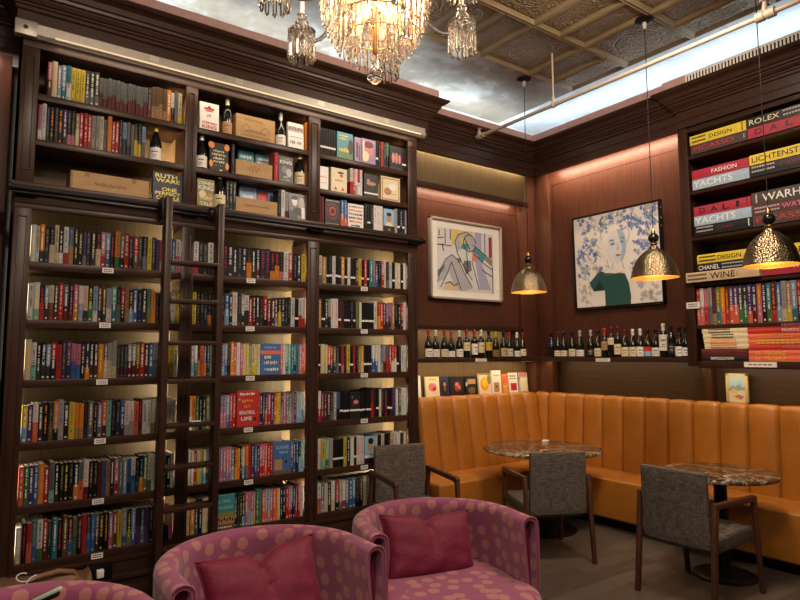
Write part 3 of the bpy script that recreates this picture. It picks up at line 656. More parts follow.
crate(70,149,185,Z3,.135,.2,'long pale wine crate with a scrolled signature, left bay ledge',[('line',sig,.0018)],dove=True)
house=[(.15,.2),(.15,.5),(.25,.62),(.35,.5),(.35,.4),(.65,.4),(.65,.5),(.75,.62),(.85,.5),(.85,.2),(.15,.2)]
crate(236,275,128,Z1,.19,.16,'tall pale crate stamped with a building drawing, top shelf, middle bay',[('line',[(.22+.45*k/24,.83+.05*math.sin(k*2.1)) for k in range(25)]),('line',house),('line',[(.1,.14),(.9,.14)]),('line',[(.2,.3),(.8,.3)]),('line',[(.2,.36),(.8,.36)]),('line',[(.65,.08),(.8,.08)])])
crate(236,272.5,165,Z2,.125,.12,'small low crate with a stamped scroll, second shelf of middle bay',[('line',[(.3+.4*k/30,.55+.22*math.sin(k*.9)*math.sin(k*.11)) for k in range(31)])])
crate(236,277.5,200,Z3,.125,.11,'long low crate with faint stamped words, middle bay ledge',[('line',[(.2+.6*k/60,.55+.07*math.sin(k*2.3)*(1 if k%7 else .1)) for k in range(61)])])
disp_px(239,256,112,Z1,.232,'p','pink cover poking up behind the tall crate, top shelf',[],y=D+.22)
disp_px(258,273.5,116,Z1,.225,'s','pale blue cover poking up behind the tall crate, top shelf',[],y=D+.22)

# shelf tags
def shelf_tag(p,w,h,face,label,group,lines=2):
    o=MB()
    if face=='y': o.box(-w/2,w/2,-.002,0,-h/2,h/2)
    else: o.box(-.002,0,-w/2,w/2,-h/2,h/2)
    ob=o.build('shelf_tag',m_white,loc=p); q=MB()
    for k in range(lines):
        zz=h*(.18-.36*k) if lines>1 else 0
        for s in range(5):
            u0=-w*.36+w*.15*s; u1=u0+w*.11
            if face=='y': q.box(u0,u1,-.0026,-.0019,zz-h*.09,zz+h*.09)
            else: q.box(-.0026,-.0019,-u1,-u0,zz-h*.09,zz+h*.09)
    q.build('print',m_ink,ob); return tag(ob,label,'sign',group)
for bi,bn in enumerate(('left','middle','right')):
    for i in range(6):
        px=[(108,105,102,100,98,97),(251,250,250,248,248,248),(364,364,364,364,364,364)][bi][i]
        if bi==2 and i==5: continue
        x=on(px,[268,324,380,438,499,556][i],1,D+.004).x
        shelf_tag((x,D+.001,LZ[i]-.024),.068,.034,'y',f'small white tag on the {SHELFNAME[str(i+1)]}, {bn} bay','white shelf tags on the bookcase')

# ------------------------------------------------------------------ wine bottles
m_glass=flat('dark_bottle_glass',(.006,.008,.006),.10,0,.6,.05)
m_glass_clear=flat('pale_bottle_glass',(.10,.11,.05),.12)
CAPS={k:flat('capsule_'+NAME[k].replace(' ','_'),PAL[k],.35,.2) for k in 'rwkycgmTlR'}
LABS={k:flat('label_'+NAME[k].replace(' ','_'),PAL[k],.6) for k in 'wcyTlkgsr'}
B_PROTO={}
def bottle_geo(kind):
    if kind=='burgundy': p=[(0,.004),(.022,0),(.038,.003),(.041,.010),(.041,.118),(.038,.140),(.028,.175),(.019,.205),(.0148,.225),(.0140,.262)]
    else: p=[(0,.004),(.020,0),(.034,.003),(.0372,.010),(.0372,.175),(.035,.192),(.026,.210),(.0165,.226),(.0142,.240),(.0140,.276)]
    return p
def bottle(x,y,z,kind,cap,lab,l0,l1,label,group,scale=1,lab2=None,round_lab=False):
    key=(kind,cap,lab,l0,l1,lab2,round_lab)
    if key in B_PROTO:
        c=copy_tree(B_PROTO[key]); c.location=(x,y,z); c.scale=(scale,)*3; c['label']=label; c['group']=group; return c
    prof=bottle_geo(kind); t_=empty('wine_bottle',(x,y,z),0,label,'bottle',group); t_.scale=(scale,)*3
    m=MB(); m.lathe(prof,20); m.build('glass_body',m_glass,t_,smooth=40)
    top=prof[-1][1]; m=MB(); m.lathe([(.0152,top-.048),(.0156,top-.02),(.0156,top-.006),(.0168,top-.004),(.0168,top+.020),(.015,top+.024),(0,top+.024)],16); m.build('capsule',CAPS[cap],t_,smooth=40)
    rad=prof[4][0]+.0006
    if round_lab:
        m=MB(); m.lathe([(0,-.0005),(.030,-.0005),(.030,.001),(0,.001)],20); o=m.build('label',LABS[lab],t_); o.rotation_euler=(R(90),0,rotl); o.location=(-.0,-rad-.0012,(l0+l1)/2)
    else:
        def band(a,b,mat):
            m=MB(); n=16; v=[];f=[]
            for k in range(n+1):
                an=LABDIR-R(82)+R(164)*k/n
                for rr_,zz in ((rad,a),(rad,b),(rad-.002,b),(rad-.002,a)): v.append((rr_*math.cos(an),rr_*math.sin(an),zz))
            for k in range(n):
                for q in range(4): f.append((4*k+q,4*k+(q+1)%4,4*k+4+(q+1)%4,4*k+4+q))
            f+= [(0,1,2,3),(4*n+3,4*n+2,4*n+1,4*n)]
            m.add(v,f); return m.build('label',mat,t_,smooth=40)
        if lab2: band(l0,(l0+l1)/2,LABS[lab2]); band((l0+l1)/2,l1,LABS[lab])
        else:
            o=band(l0,l1,LABS[lab])
            q=MB(); n=6
            for (za,zb,sp) in ((.60,.70,.5),(.35,.40,.35),(.22,.26,.42)):
                v=[];f=[]
                for k in range(n+1):
                    an=LABDIR-sp+2*sp*k/n
                    for zz in (za,zb): v.append(((rad+.0006)*math.cos(an),(rad+.0006)*math.sin(an),l0+(l1-l0)*zz))
                for k in range(n): f.append((2*k,2*k+2,2*k+3,2*k+1))
                q.add(v,f)
            q.build('print',ink('B' if lab!='k' else 'l'),o)
    B_PROTO[key]=t_; return t_
LABDIR=R(-100); rotl=0
LB=[(428.5,'burgundy','r','w',.012,.095,'red capped'),(436.5,'burgundy','w','w',.012,.088,'white capped'),(444.5,'burgundy','r','c',.012,.090,'red capped'),(452,'burgundy','r','w',.012,.075,'short red capped'),(459.5,'burgundy','w','w',.012,.092,'white capped'),
 (467.5,'bordeaux','r','c',.075,.165,'red capped high-label'),(474.5,'bordeaux','r','w',.035,.15,'red capped tall-label'),(482,'bordeaux','w','c',.055,.165,'white capped high-label'),(489,'bordeaux','k','y',.08,.17,'yellow-label'),
 (496.5,'burgundy','y','T',.012,.085,'yellow capped tan-label'),(503.8,'burgundy','k','c',.015,.105,'dark capped cream-label'),(510.3,'burgundy','r','w',.015,.10,'red capped'),(517.2,'burgundy','w','w',.012,.075,'white capped low-label'),(523.5,'burgundy','r','c',.02,.095,'red capped')]
for k,(px,kd,cap,lab,l0,l1,ds) in enumerate(LB):
    p=on(px,358,1,4.86); sc_=.95 if k in(3,) else 1.0
    bottle(p.x,4.86+.012*(k%2),1.578,kd,cap,lab,l0,l1,f'{ds} dark wine bottle, {ordinal(k+1)} from left under the framed print','wine bottles under the framed print',sc_)
LABDIR=R(180+28)
RB=[(551.7,'burgundy','k','k',.14,.16,'pink-collared'),(558.3,'burgundy','m','c',.014,.075,'cream-label'),(564,'burgundy','k','c',.014,.075,'round-label'),(572.7,'burgundy','k','c',.014,.09,'cream-label'),(580.4,'burgundy','l','w',.014,.08,'pale capped'),
 (591.3,'burgundy','l','k',.02,.09,'black-label'),(598.5,'burgundy','k','c',.012,.095,'cream-label'),(605.2,'bordeaux','r','T',.075,.165,'red capped tan-label'),(612,'bordeaux','m','c',.125,.19,'maroon capped high-label'),(618.4,'bordeaux','m','c',.03,.13,'maroon capped'),
 (625.7,'burgundy','m','c',.012,.105,'wide cream-label'),(633.5,'burgundy','w','c',.012,.105,'white collared'),(641,'burgundy','w','w',.012,.105,'white capped'),(648.5,'burgundy','k','r',.012,.105,'red and blue label'),(656.5,'burgundy','k','w',.012,.095,'wide white-label'),
 (664.3,'bordeaux','w','w',.06,.20,'tall white capped'),(672,'bordeaux','k','k',.04,.13,'black framed-label'),(680.3,'burgundy','k','w',.012,.10,'white-label'),(686.8,'burgundy','k','w',.015,.09,'half hidden white-label')]
for k,(px,kd,cap,lab,l0,l1,ds) in enumerate(RB):
    p=on(px,358,0,5.36)
    bottle(5.36,p.y,1.578,kd,cap,lab,l0,l1,f'{ds} dark wine bottle, {ordinal(k+1)} from left under the square portrait','wine bottles under the square portrait',1.06 if k==15 else (1.03 if k in (8,9) else .97 if k in(10,11,12,13,14) else 1.0),lab2='s' if k==13 else None)
LABDIR=R(-112)
bottle(on(155.5,150,1,D+.08).x,D+.08,UZ[1],'burgundy','y','w',.012,.10,'yellow capped wine bottle at the end of the second shelf, left bay','wine bottles on the bookcase')
bottle(on(227,125,1,D+.07).x,D+.07,UZ[0],'bordeaux','c','T',.012,.10,'cream capped wine bottle left of the tall crate, top shelf','wine bottles on the bookcase',1.04)
bottle(on(280.5,135,1,D+.07).x,D+.07,UZ[0],'burgundy','l','w',.012,.095,'pale capped wine bottle right of the tall crate, top shelf','wine bottles on the bookcase')
bottle(on(201.5,155,1,D+.07).x,D+.07,UZ[1],'burgundy','w','w',.012,.10,'white capped wine bottle at left end of middle bay second shelf','wine bottles on the bookcase')
bottle(on(299.5,170,1,D+.07).x,D+.07,UZ[1],'burgundy','c','c',.014,.11,'cream labelled wine bottle at right end of middle bay second shelf','wine bottles on the bookcase',1.04)
bottle(on(219.5,195,1,D+.045).x,D+.045,UZ[2],'burgundy','c','c',.018,.105,'wine bottle standing in front of the sepia cover, middle bay ledge','wine bottles on the bookcase',1.08)

# signs under the bottles
shelf_tag((on(481,361,1,4.79).x,4.788,1.555),.16,.032,'y','white sign on the bottle shelf edge under the framed print','shelf edge signs',1)
shelf_tag((5.288,on(603,361,0,5.29).y,1.553),.17,.034,'x','white sign on the bottle shelf edge under the portrait','shelf edge signs',1)

# books leaning on the ledge behind the banquette (left run)
m_ledge=wood('ledge_walnut',*DK,(2,2,6))
tr=MB(); tr.box(3.40,5.60,4.90,5.02,1.13,1.172); tr.box(5.48,5.62,-1.2,4.90,1.13,1.172); struct(tr.build('trim_17',m_ledge),'narrow ledge behind the banquette')
LED=[(418.5,421.5,'w',.23,'thin white card leaning at left end of the ledge behind banquette',[]),
 (426,440,'c',.215,'cream cover with pink flower drawing on the ledge behind banquette',[('e',.5,.5,.3,.2,'p'),('e',.4,.6,.14,.1,'T'),('e',.62,.42,.14,.1,'r'),('r',.2,.8,.85,.88,'T')]),
 (441,449.5,'n',.215,'slate cover with dark standing figure on the ledge behind banquette',[('e',.5,.45,.34,.36,'k'),('e',.5,.62,.15,.1,'T'),('e',.5,.4,.12,.14,'B')]),
 (450.5,464.5,'k',.21,'black cover with pink bouquet on the ledge behind banquette',[('e',.55,.5,.28,.28,'m'),('e',.5,.6,.12,.1,'p'),('e',.66,.45,.1,.1,'T'),('e',.45,.4,.1,.1,'r')]),
 (466,478,'k',.21,'black cover with peach photo band on the ledge behind banquette',[('r',.2,.85,.6,.85,'T'),('e',.5,.28,.3,.18,'B'),('e',.1,.6,.09,.12,'l')]),
 (479.5,492,'c',.24,'yellow and olive illustrated cover on the ledge behind banquette',[('e',.45,.5,.32,.3,'o'),('e',.5,.55,.22,.2,'y'),('e',.82,.7,.15,.22,'h'),('r',0,1,.92,1,'h')]),
 (492.5,502,'w',.265,'tall pale cover with small picture box on the ledge behind banquette',[('r',.2,.75,.1,.5,'T'),('w',.5,.8,.7,.06,'p'),('e',.48,.32,.08,.05,'d')]),
 (503,508.8,'o',.225,'narrow orange cover on the ledge behind banquette',[('r',.1,.9,.55,.9,'R'),('r',.1,.9,.35,.4,'c')]),
 (509.5,518.5,'w',.235,'white cover with red cup picture on the ledge behind banquette',[('r',.2,.85,.15,.5,'r'),('w',.5,.84,.7,.07,'d'),('w',.5,.72,.8,.06,'d')]),
 (519.5,528.5,'l',.235,'pale cover with red top band on the ledge behind banquette',[('r',.1,.9,.84,.98,'R'),('r',.15,.9,.1,.75,'c'),('e',.08,.72,.06,.05,'k')])]
for a,b,base,h,lab,art in LED:
    x0=on(a,385,1,4.955).x; x1=on(b,385,1,4.955).x
    display(x0,1.172,x1-x0,h,4.955,base,lab,art,d=.022,tilt=R(5))

# ------------------------------------------------------------------ the bookcase on the right wall
BX=5.26; rc=empty('bookcase',(BX,1.9,0),0,'dark walnut bookcase of big art books on the right wall','bookcase')
def rpart(mb,name,mat,bevel=.003):
    o=mb.build(name,mat,rc,bevel=bevel); o.location=(-BX,-1.9,0); return o
RY1,RY0=2.86,.90
for y0,y1 in ((RY1,2.945),(RY0-.08,RY0)):
    m=MB(); m.box(BX-.012,BX+.02,y0,y1,1.50,3.66); m.box(BX+.02,5.70,y0+.02,y1-.02,1.50,3.66); rpart(m,'stile',m_wood_v)
RZ=[3.385,3.060,2.645,2.235,1.860,1.545]
for k,z in enumerate(RZ):
    m=MB(); th=.035 if k<5 else .06
    m.box(BX+.0,5.70,RY0,RY1,z-th,z); rpart(m,'shelf',m_wood_y)
m=MB(); m.box(5.66,5.70,RY0,RY1,1.50,3.66); rpart(m,'back_panel',m_back,0)
m=MB(); m.box(BX,5.70,RY0-.08,2.945,3.60,3.66); rpart(m,'header',m_wood_y)
def art_book(y1,z,L,th,c,label,texts,x=BX-.012,depth=.30,group='big art books lying on the right bookcase',art=()):
    """lying book, spine towards the room; y1 = its left end seen from the room"""
    o=empty('art_book',(x,y1-L/2,z),0,label,'book',group)
    m=MB(); m.prism([(0,0),(.004,-.0),(depth,0),(depth,.006),(.012,.006),(.008,.012),(.008,th-.012),(.012,th-.006),(depth,th-.006),(depth,th),(.004,th),(0,th-.006),(-.003,th/2),(0,.006)],lambda u,w,t:(u,t,w),-L/2,L/2)
    m.build('cover',ink(c) if isinstance(c,str) else c,o)
    m=MB(); m.box(.009,depth-.006,-L/2+.006,L/2-.006,.006,th-.006); m.build('pages',m_pages,o)
    for s,u,v,w,h,cc in texts:   # u from the left end 0..1
        if s=='~':
            q=MB(); n=9
            for row_ in (0,1):
                for k in range(n):
                    yy=L/2-(u-w/2+w*k/n)*L; zz=(v+(-.5+row_)*h)*th
                    q.box(-.0045,-.002,yy-w*L/n*.75,yy,zz-.2*h*th,zz+.2*h*th)
            q.build('small_print',ink(cc),o)
        else: text_obj(s,'title',ink(cc),o,(-.0042,L/2-u*L,v*th),w*L,h*th,rot=(R(90),0,R(-90)),bold=.006)
    for u0,u1,v0,v1,cc in art:
        q=MB(); q.box(-.0038,-.001,L/2-u1*L,L/2-u0*L,v0*th,v1*th); q.build('spine_panel',ink(cc),o)
    return o
m_lblue=flat('pale_blue_cloth',(.30,.40,.50),.6); m_crim=flat('crimson_cloth',(.34,.018,.042),.55); m_umber=flat('dark_umber_cloth',(.055,.035,.03),.6); m_sand=flat('sand_cloth',(.50,.36,.21),.6); m_wineb=flat('oxblood_cloth',(.10,.02,.02),.6)
yl=2.825; Ls=.485; yr=2.335; Lr=.53
z=RZ[0]; art_book(yl,z,Ls,.085,m_umber,'dark umber art book with red title under a yellow one, top shelf left',[('PICASSO',.42,.5,.72,.5,'r'),('|',.95,.5,.01,.4,'w')])
art_book(yl+.005,z+.0855,Ls,.085,'y','yellow art book with black title at the left of the top shelf',[('~',.17,.5,.26,.4,'k'),('DESIGN',.56,.48,.40,.40,'k')],art=[(.93,.945,.1,.9,'k')])
art_book(yr,z,Lr,.09,m_crim,'crimson art book with four black letters below a black one, top shelf right',[('D',.16,.5,.10,.5,'k'),('A',.38,.5,.11,.5,'k'),('L',.60,.5,.10,.5,'k'),('I',.80,.5,.04,.5,'k')],art=[(.05,.06,.1,.9,'r')])
art_book(yr,z+.0905,Lr,.085,'k','black art book with cream title at the right of the top shelf',[('ROLEX',.25,.5,.44,.52,'c'),('~',.70,.55,.36,.4,'l')])
z=RZ[1]; art_book(yl-.0,z,Ls,.092,m_lblue,'pale blue art book below a crimson one on the second shelf',[('YACHTS',.37,.5,.70,.62,'w')])
art_book(yl,z+.0925,Ls,.085,m_crim,'crimson art book with white title on the second shelf',[('FASHION',.58,.5,.44,.42,'w')])
art_book(yr,z,Lr,.098,'k','black art book with red title below a yellow one, second shelf right',[('~',.20,.6,.34,.36,'l'),('CARS',.58,.52,.30,.40,'m')])
art_book(yr,z+.0985,Lr,.085,'y','yellow art book with long black title on the second shelf right',[('LICHTENSTEIN',.47,.5,.86,.52,'k')])
z=RZ[2]; art_book(yl,z,Ls,.088,'k','black art book at the bottom of the third shelf left stack',[('~',.19,.6,.30,.36,'l'),('CARS',.54,.52,.28,.40,'m')],art=[(.94,.955,.2,.9,'w')])
art_book(yl,z+.0885,Ls,.088,m_lblue,'pale blue art book between crimson and black ones, third shelf',[('YACHTS',.38,.48,.72,.66,'w')])
art_book(yl,z+.177,Ls,.085,m_crim,'crimson art book with spaced black letters, third shelf left stack',[('D',.16,.5,.11,.56,'k'),('A',.37,.5,.12,.56,'k'),('L',.58,.5,.11,.56,'k'),('I',.78,.5,.05,.56,'k')],art=[(.93,.94,.1,.9,'k')])
art_book(yr,z,Lr,.092,m_umber,'dark umber art book at the bottom of the third shelf right stack',[('PICASSO',.46,.5,.80,.5,'r')])
art_book(yr,z+.0925,Lr,.078,m_wineb,'oxblood art book with peach title, middle of third shelf right stack',[('~',.22,.5,.36,.4,'l'),('WATCHES',.70,.5,.54,.5,'p')])
art_book(yr,z+.171,Lr,.11,m_umber,'thick umber art book with tall white title, third shelf right stack',[('WARHOL',.55,.5,.78,.56,'w')],art=[(.06,.085,.2,.85,'l')])
z=RZ[3]; art_book(2.905,z,.615,.085,m_sand,'long sand coloured art book jutting past the shelf end, fourth shelf',[('~',.17,.5,.28,.4,'d'),('WINE',.52,.5,.34,.60,'k'),('|',.72,.5,.006,.5,'d')],x=BX-.05)
art_book(yl-.005,z+.0855,Ls+.02,.075,'k','black art book with white title between sand and yellow ones, fourth shelf',[('CHANEL',.21,.5,.36,.52,'w'),('~',.63,.5,.40,.4,'l')])
art_book(yl-.01,z+.161,Ls,.078,'y','yellow art book on top of the fourth shelf left stack',[('~',.19,.5,.30,.4,'k'),('DESIGN',.57,.48,.40,.44,'k')])
art_book(2.285,z,.52,.13,m_crim,'thick crimson art book behind the nearest lamp, fourth shelf',[('FASHION',.68,.5,.46,.36,'w')])
art_book(2.24,z+.1305,.50,.10,'y','yellow art book lying on the thick crimson one, fourth shelf',[('DESIGN',.60,.5,.5,.44,'k')])
# upright art books
DIM[0]=.62
VB=[('r','R','c'),('w','p','c'),('p','r','R'),('l','g','d'),('m','T','u'),('h','t','y'),('o','R','y'),('m','r','o'),('u','R','w'),('u','R','w'),('d','e','w'),('d','e','w'),('u','R','w'),('n','m','w'),('R','p','y'),('n','k','w'),('t','e','w'),('m','r','o'),('b','s','w'),('l','c','g'),('T','y','w'),('s','t','w'),('r','m','c'),('n','b','w'),('c','T','k'),('e','t','w')]
y=2.85
for k,(a,b,c) in enumerate(VB):
    w=.030+.004*((k*7)%4)/3+(.004 if k>2 else 0)
    if y-w<RY0+.1: break
    hh=.318+.004*math.sin(k*2.7)
    o=book_obj(0,0,0,w,hh,.26,a,b,c,f'tall {NAME[a]} and {NAME[b]} art book, {ordinal(k+1)} from left in the upright row','upright art books on the right bookcase','book','art_book',seed=.1+.8*((k*37)%11)/11)
    o.location=(BX+.004,y-w/2,RZ[4]); o.rotation_euler=(0,0,R(-90)); y-=w+.0008
# three low stacks on the bottom shelf
def stack(y1,L,items,where):
    z=RZ[5]+.0005
    for k,(c,th,texts,dl,nm) in enumerate(items):
        art_book(y1-dl,z,L-dl*.5,th,c,f'{nm} in the {where}',texts,x=BX+.004,depth=.28,group='small art books stacked on the lowest shelf'); z+=th+.0006
stack(2.825,.385,[('k',.05,[('IMPRESSIONISM',.46,.5,.5,.5,'w')],.0,'black book with white title at the bottom'),('m',.055,[('~',.4,.5,.5,.3,'B')],.0,'maroon book second from bottom'),
  ('c',.042,[('~',.45,.5,.6,.5,'r')],.03,'cream book third from bottom'),('c',.042,[('~',.45,.5,.6,.5,'o')],.025,'cream book with orange print'),('c',.045,[('~',.45,.5,.5,.5,'k')],.02,'cream book second from top'),('c',.045,[('~',.40,.5,.5,.5,'k')],.012,'cream book on top')],'left stack, lowest right-wall shelf')
stack(2.432,.46,[('R',.044,[('ST. TROPEZ',.36,.5,.5,.6,'y')],.0,'orange and mauve book at the bottom'),('R',.046,[('ST. TROPEZ',.36,.5,.5,.6,'y')],.0,'orange book second from bottom'),('r',.044,[('FREEDOM',.75,.5,.36,.5,'p')],.0,'red book third from bottom'),
  ('R',.044,[('~',.5,.5,.7,.5,'y')],.0,'patterned coral book fourth from bottom'),('R',.044,[('~',.45,.5,.6,.5,'o')],.0,'patterned coral book fifth from bottom'),('r',.044,[('FREEDOM',.75,.5,.36,.5,'w')],.0,'red book second from top'),('r',.038,[('FREEDOM',.75,.5,.36,.5,'p')],.0,'red book on top')],'middle stack, lowest right-wall shelf')
stack(1.955,.46,[('r',.05,[('~',.3,.5,.3,.5,'w')],.0,'red book at the bottom'),('w',.045,[('~',.3,.5,.3,.5,'k')],.0,'white book second from bottom'),('n',.10,[('GA',.22,.5,.2,.4,'w')],.0,'thick navy book'),('q',.05,[('~',.3,.5,.3,.5,'y')],.0,'teal and yellow book on top')],'right stack, lowest right-wall shelf')
shelf_tag((BX-.002,2.345,1.520),.25,.042,'x','long white sign on the lowest edge of the right bookcase','shelf edge signs',1)
shelf_tag((BX-.014,2.872,2.036),.12,.055,'x','white card fixed to the stile of the right bookcase','shelf edge signs',2)

# ------------------------------------------------------------------ pictures
# framed print (a plain abstract of bent shapes) in a pale metal frame
m_silverframe=flat('champagne_frame',(.50,.43,.36),.35,.5); m_mat=flat('print_paper',(.80,.77,.69),.7)
px0,px1,pz0,pz1=3.87,4.895,2.19,3.04
pr=empty('framed_print',((px0+px1)/2,4.905,(pz0+pz1)/2),0,'framed abstract print with grey bent shapes and black lines in a pale frame','picture')
W2,H2=(px1-px0)/2,(pz1-pz0)/2
m=MB(); fw=.022
for b in ((-W2,-W2+fw,-H2,H2),(W2-fw,W2,-H2,H2),(-W2,W2,-H2,-H2+fw),(-W2,W2,H2-fw,H2)): m.box(b[0],b[1],-.055,0,b[2],b[3])
m.build('frame',m_silverframe,pr,bevel=.002)
m=MB(); m.box(-W2+fw,W2-fw,-.02,-.002,-H2+fw,H2-fw); m.build('mount',m_mat,pr)
IW,IH=.40,.33
pg=MB(); mats=[flat('print_'+n,c,.7,var=.04) for n,c in (('grey',(.40,.40,.42)),('light',(.62,.61,.60)),('yellow',(.62,.50,.16)),('teal',(.06,.26,.28)),('coral',(.62,.22,.16)),('lilac',(.36,.36,.48)),('line',(.02,.02,.025)),('crimson',(.30,.03,.06)),('dark',(.16,.16,.18)),('peach',(.64,.46,.30)),('olive',(.25,.22,.16)))]
lay=[0]
def pshape(pts,mi):
    lay[0]+=1; e=-.0205-.00012*lay[0]
    pg.prism([((u-.5)*2*IW,(v-.5)*2*IH) for u,v in pts],lambda a,b,t:(a,t,b),e,e+.0012,mi)
def pline(pts,wd=.011):
    # a drawn line of constant width
    P_=[Vector(p) for p in pts]
    for a,b in zip(P_[:-1],P_[1:]):
        d=(b-a); 
        if d.length<1e-5: continue
        n_=Vector((-d.y,d.x)).normalized()*wd/2; a2=a-d.normalized()*wd*.3; b2=b+d.normalized()*wd*.3
        pshape([tuple(a2-n_),tuple(b2-n_),tuple(b2+n_),tuple(a2+n_)],6)
pshape([(0,0),(1,0),(1,1),(0,1)],1)
pshape([(.24,.74),(.62,.74),(.62,1),(.24,1)],2); pshape([(.66,.25),(.78,.25),(.78,1),(.66,1)],5); pshape([(.78,.02),(.98,.02),(.98,.42),(.78,.55)],1); pshape([(.92,.6),(.98,.6),(.98,.95),(.92,.95)],7)
pshape([(.6,.78),(.75,.68),(.87,.62),(.8,.5),(.62,.64)],3); pshape([(.6,.5),(.67,.46),(.72,.62),(.62,.66)],4); pshape([(.84,.55),(.98,.45),(.98,.58),(.86,.62)],10); pshape([(.7,.05),(.95,.05),(.82,.4),(.75,.55)],5)
def arc(cx,cy,rx,ry,a0,a1,n=14): return [(cx+rx*math.cos(R(a0+(a1-a0)*k/n)),cy+ry*math.sin(R(a0+(a1-a0)*k/n))) for k in range(n+1)]
pshape([(0,.12),(.05,.32),(.14,.5),(.25,.58),(.36,.5),(.46,.3),(.60,.06),(.45,0),(.30,.02),(.2,.3),(.1,.16)],0)
pshape([(.10,.05),(.24,.16),(.38,.02),(.32,0),(.12,0)],9)
pshape([(.30,.80),(.36,.92),(.5,.98),(.6,.93),(.55,.86),(.46,.88),(.42,.70),(.34,.62)],0); pshape([(.46,.5),(.62,.52),(.6,.36),(.5,.28),(.44,.42)],8); pshape([(.58,.52),(.66,.5),(.74,.06),(.62,.02),(.6,.3)],1)
pshape(arc(.56,.80,.11,.14,0,350),0); pshape(arc(.44,.84,.06,.06,0,350),2); pshape([(.40,.70),(.52,.68),(.54,.78),(.44,.78)],3)
pshape([(0,.3),(.12,.42),(.12,.34),(0,.2)],8); pshape([(.32,.52),(.4,.55),(.42,.48),(.36,.46)],10)
pline([(0,.12),(.05,.32),(.14,.5),(.25,.58),(.36,.5),(.46,.3),(.60,.08)]); pline([(.05,.04),(.16,.26),(.24,.46),(.30,.3),(.40,.02)]); pline([(.30,.80),(.36,.92),(.5,.98),(.6,.93)]); pline([(.30,.80),(.34,.62),(.44,.42),(.6,.2)])
pline(arc(.56,.80,.11,.14,0,340)); pline([(.62,.64),(.8,.5),(.98,.4)]); pline([(.60,.5),(.72,.06)]); pline([(.62,.78),(.87,.62)]); pline([(.03,.96),(.03,.86)]); pline([(.13,.98),(.13,.74)]); pline([(.22,.98),(.22,.82)]); pline([(0,.72),(.24,.72)]); pline([(0,.82),(.1,.84)]); pline([(.08,.74),(.10,.62)]); pline([(.98,0),(.98,.45)]); pline([(.78,.38),(.98,.28)]); pline([(.46,.88),(.56,.70)]); pline([(.12,.1),(.2,.14),(.28,.08),(.34,.12)]); pline([(.84,1),(.84,.66)]); pline([(.5,.66),(.52,.4),(.49,.28)])
o=pg.build('printed_image',mats,pr)

# square portrait with blue flowers in a black frame, tilted a little
y0p,y1p=4.30,3.258; zb,zt=2.098,3.105
po=empty('framed_portrait',(5.5,(y0p+y1p)/2,(zb+zt)/2),0,'square portrait with blue flowers and dark green dress in a black frame','picture')
PW,PH=(y0p-y1p),(zt-zb)
m=MB(); fw=.016
for b in ((-PW/2,-PW/2+fw,-PH/2,PH/2),(PW/2-fw,PW/2,-PH/2,PH/2),(-PW/2,PW/2,-PH/2,-PH/2+fw),(-PW/2,PW/2,PH/2-fw,PH/2)): m.box(-.055,-.002,-b[1],-b[0],b[2],b[3])
m.build('frame',m_black,po,bevel=.002)
pm=[flat('portrait_'+n,c,.75,var=.05) for n,c in (('linen',(.78,.74,.67)),('blue',(.13,.20,.45)),('pale',(.36,.44,.56)),('skin',(.66,.68,.68)),('skinshade',(.36,.46,.56)),('green',(.018,.075,.065)),('lip',(.42,.12,.11)),('grey',(.47,.45,.42)),('line',(.08,.08,.09)),('brown',(.30,.25,.22)))]
pg=MB(); lay2=[0]
S=PW-2*fw
def q(pts,mi,rise=True):
    if rise: lay2[0]+=1
    e=-.0405-.0003*lay2[0]
    pg.prism([(u,v) for u,v in pts],lambda a,b,t:(t,-(a-.5)*S,(b-.5)*S),e,e+.002,mi)
def ell(cx,cy,rx,ry,n=20,rot=0):
    return [(cx+rx*math.cos(2*math.pi*k/n)*math.cos(rot)-ry*math.sin(2*math.pi*k/n)*math.sin(rot), cy+rx*math.cos(2*math.pi*k/n)*math.sin(rot)+ry*math.sin(2*math.pi*k/n)*math.cos(rot)) for k in range(n)]
pg.box(-.040,-.004,-S/2,S/2,-S/2,S/2,0)
pr_=random.Random(11)
for k in range(420):
    u=pr_.uniform(.035,.965); v=pr_.uniform(.04,.965)
    if math.hypot((u-.50)/.22,(v-.62)/.30)<1 or (v<.36 and .2<u<.72): continue
    if v<.34 or pr_.random()<.18: mi=7
    else: mi=1 if pr_.random()<.75 else 2
    s=pr_.uniform(.016,.030); a0=pr_.uniform(0,6)
    lay2[0]=1+k%3
    for j in range(5 if pr_.random()<.7 else 3):
        a=a0+j*1.2566; q(ell(u+s*.62*math.cos(a),v+s*.62*math.sin(a),s*.52,s*.34,8,a),mi,False)
    if pr_.random()<.2: q([(u+s,v),(u+s*3,v-s*2.4),(u+s*3.2,v-s*2.2),(u+s*1.2,v+s*.2)],mi,False)
lay2[0]=5
q(ell(.50,.74,.17,.17),0); 
for k in range(26):
    a=pr_.uniform(.3,2.9); rr=pr_.uniform(.09,.16); u,v=.5+rr*math.cos(a),.74+rr*math.sin(a)*1.05; s=.018
    lay2[0]=7
    for j in range(4): q(ell(u+s*.6*math.cos(j*1.57),v+s*.6*math.sin(j*1.57),s*.5,s*.35,8,j*1.57),2 if k%3 else 1,False)
lay2[0]=8
q([(.30,.30),(.36,.42),(.42,.50),(.60,.47),(.66,.40),(.70,.28),(.66,.22)],0)
q([(.36,.0),(.36,.18),(.30,.30),(.26,.27),(.20,.22),(.22,.18),(.34,.36),(.52,.34),(.60,.33),(.64,.24),(.66,.10),(.65,0)],5)
q([(.20,.22),(.17,.27),(.30,.38),(.36,.37),(.34,.26),(.28,.28)],5)
q([(.40,.36),(.40,.47),(.56,.46),(.58,.35),(.50,.335)],0)
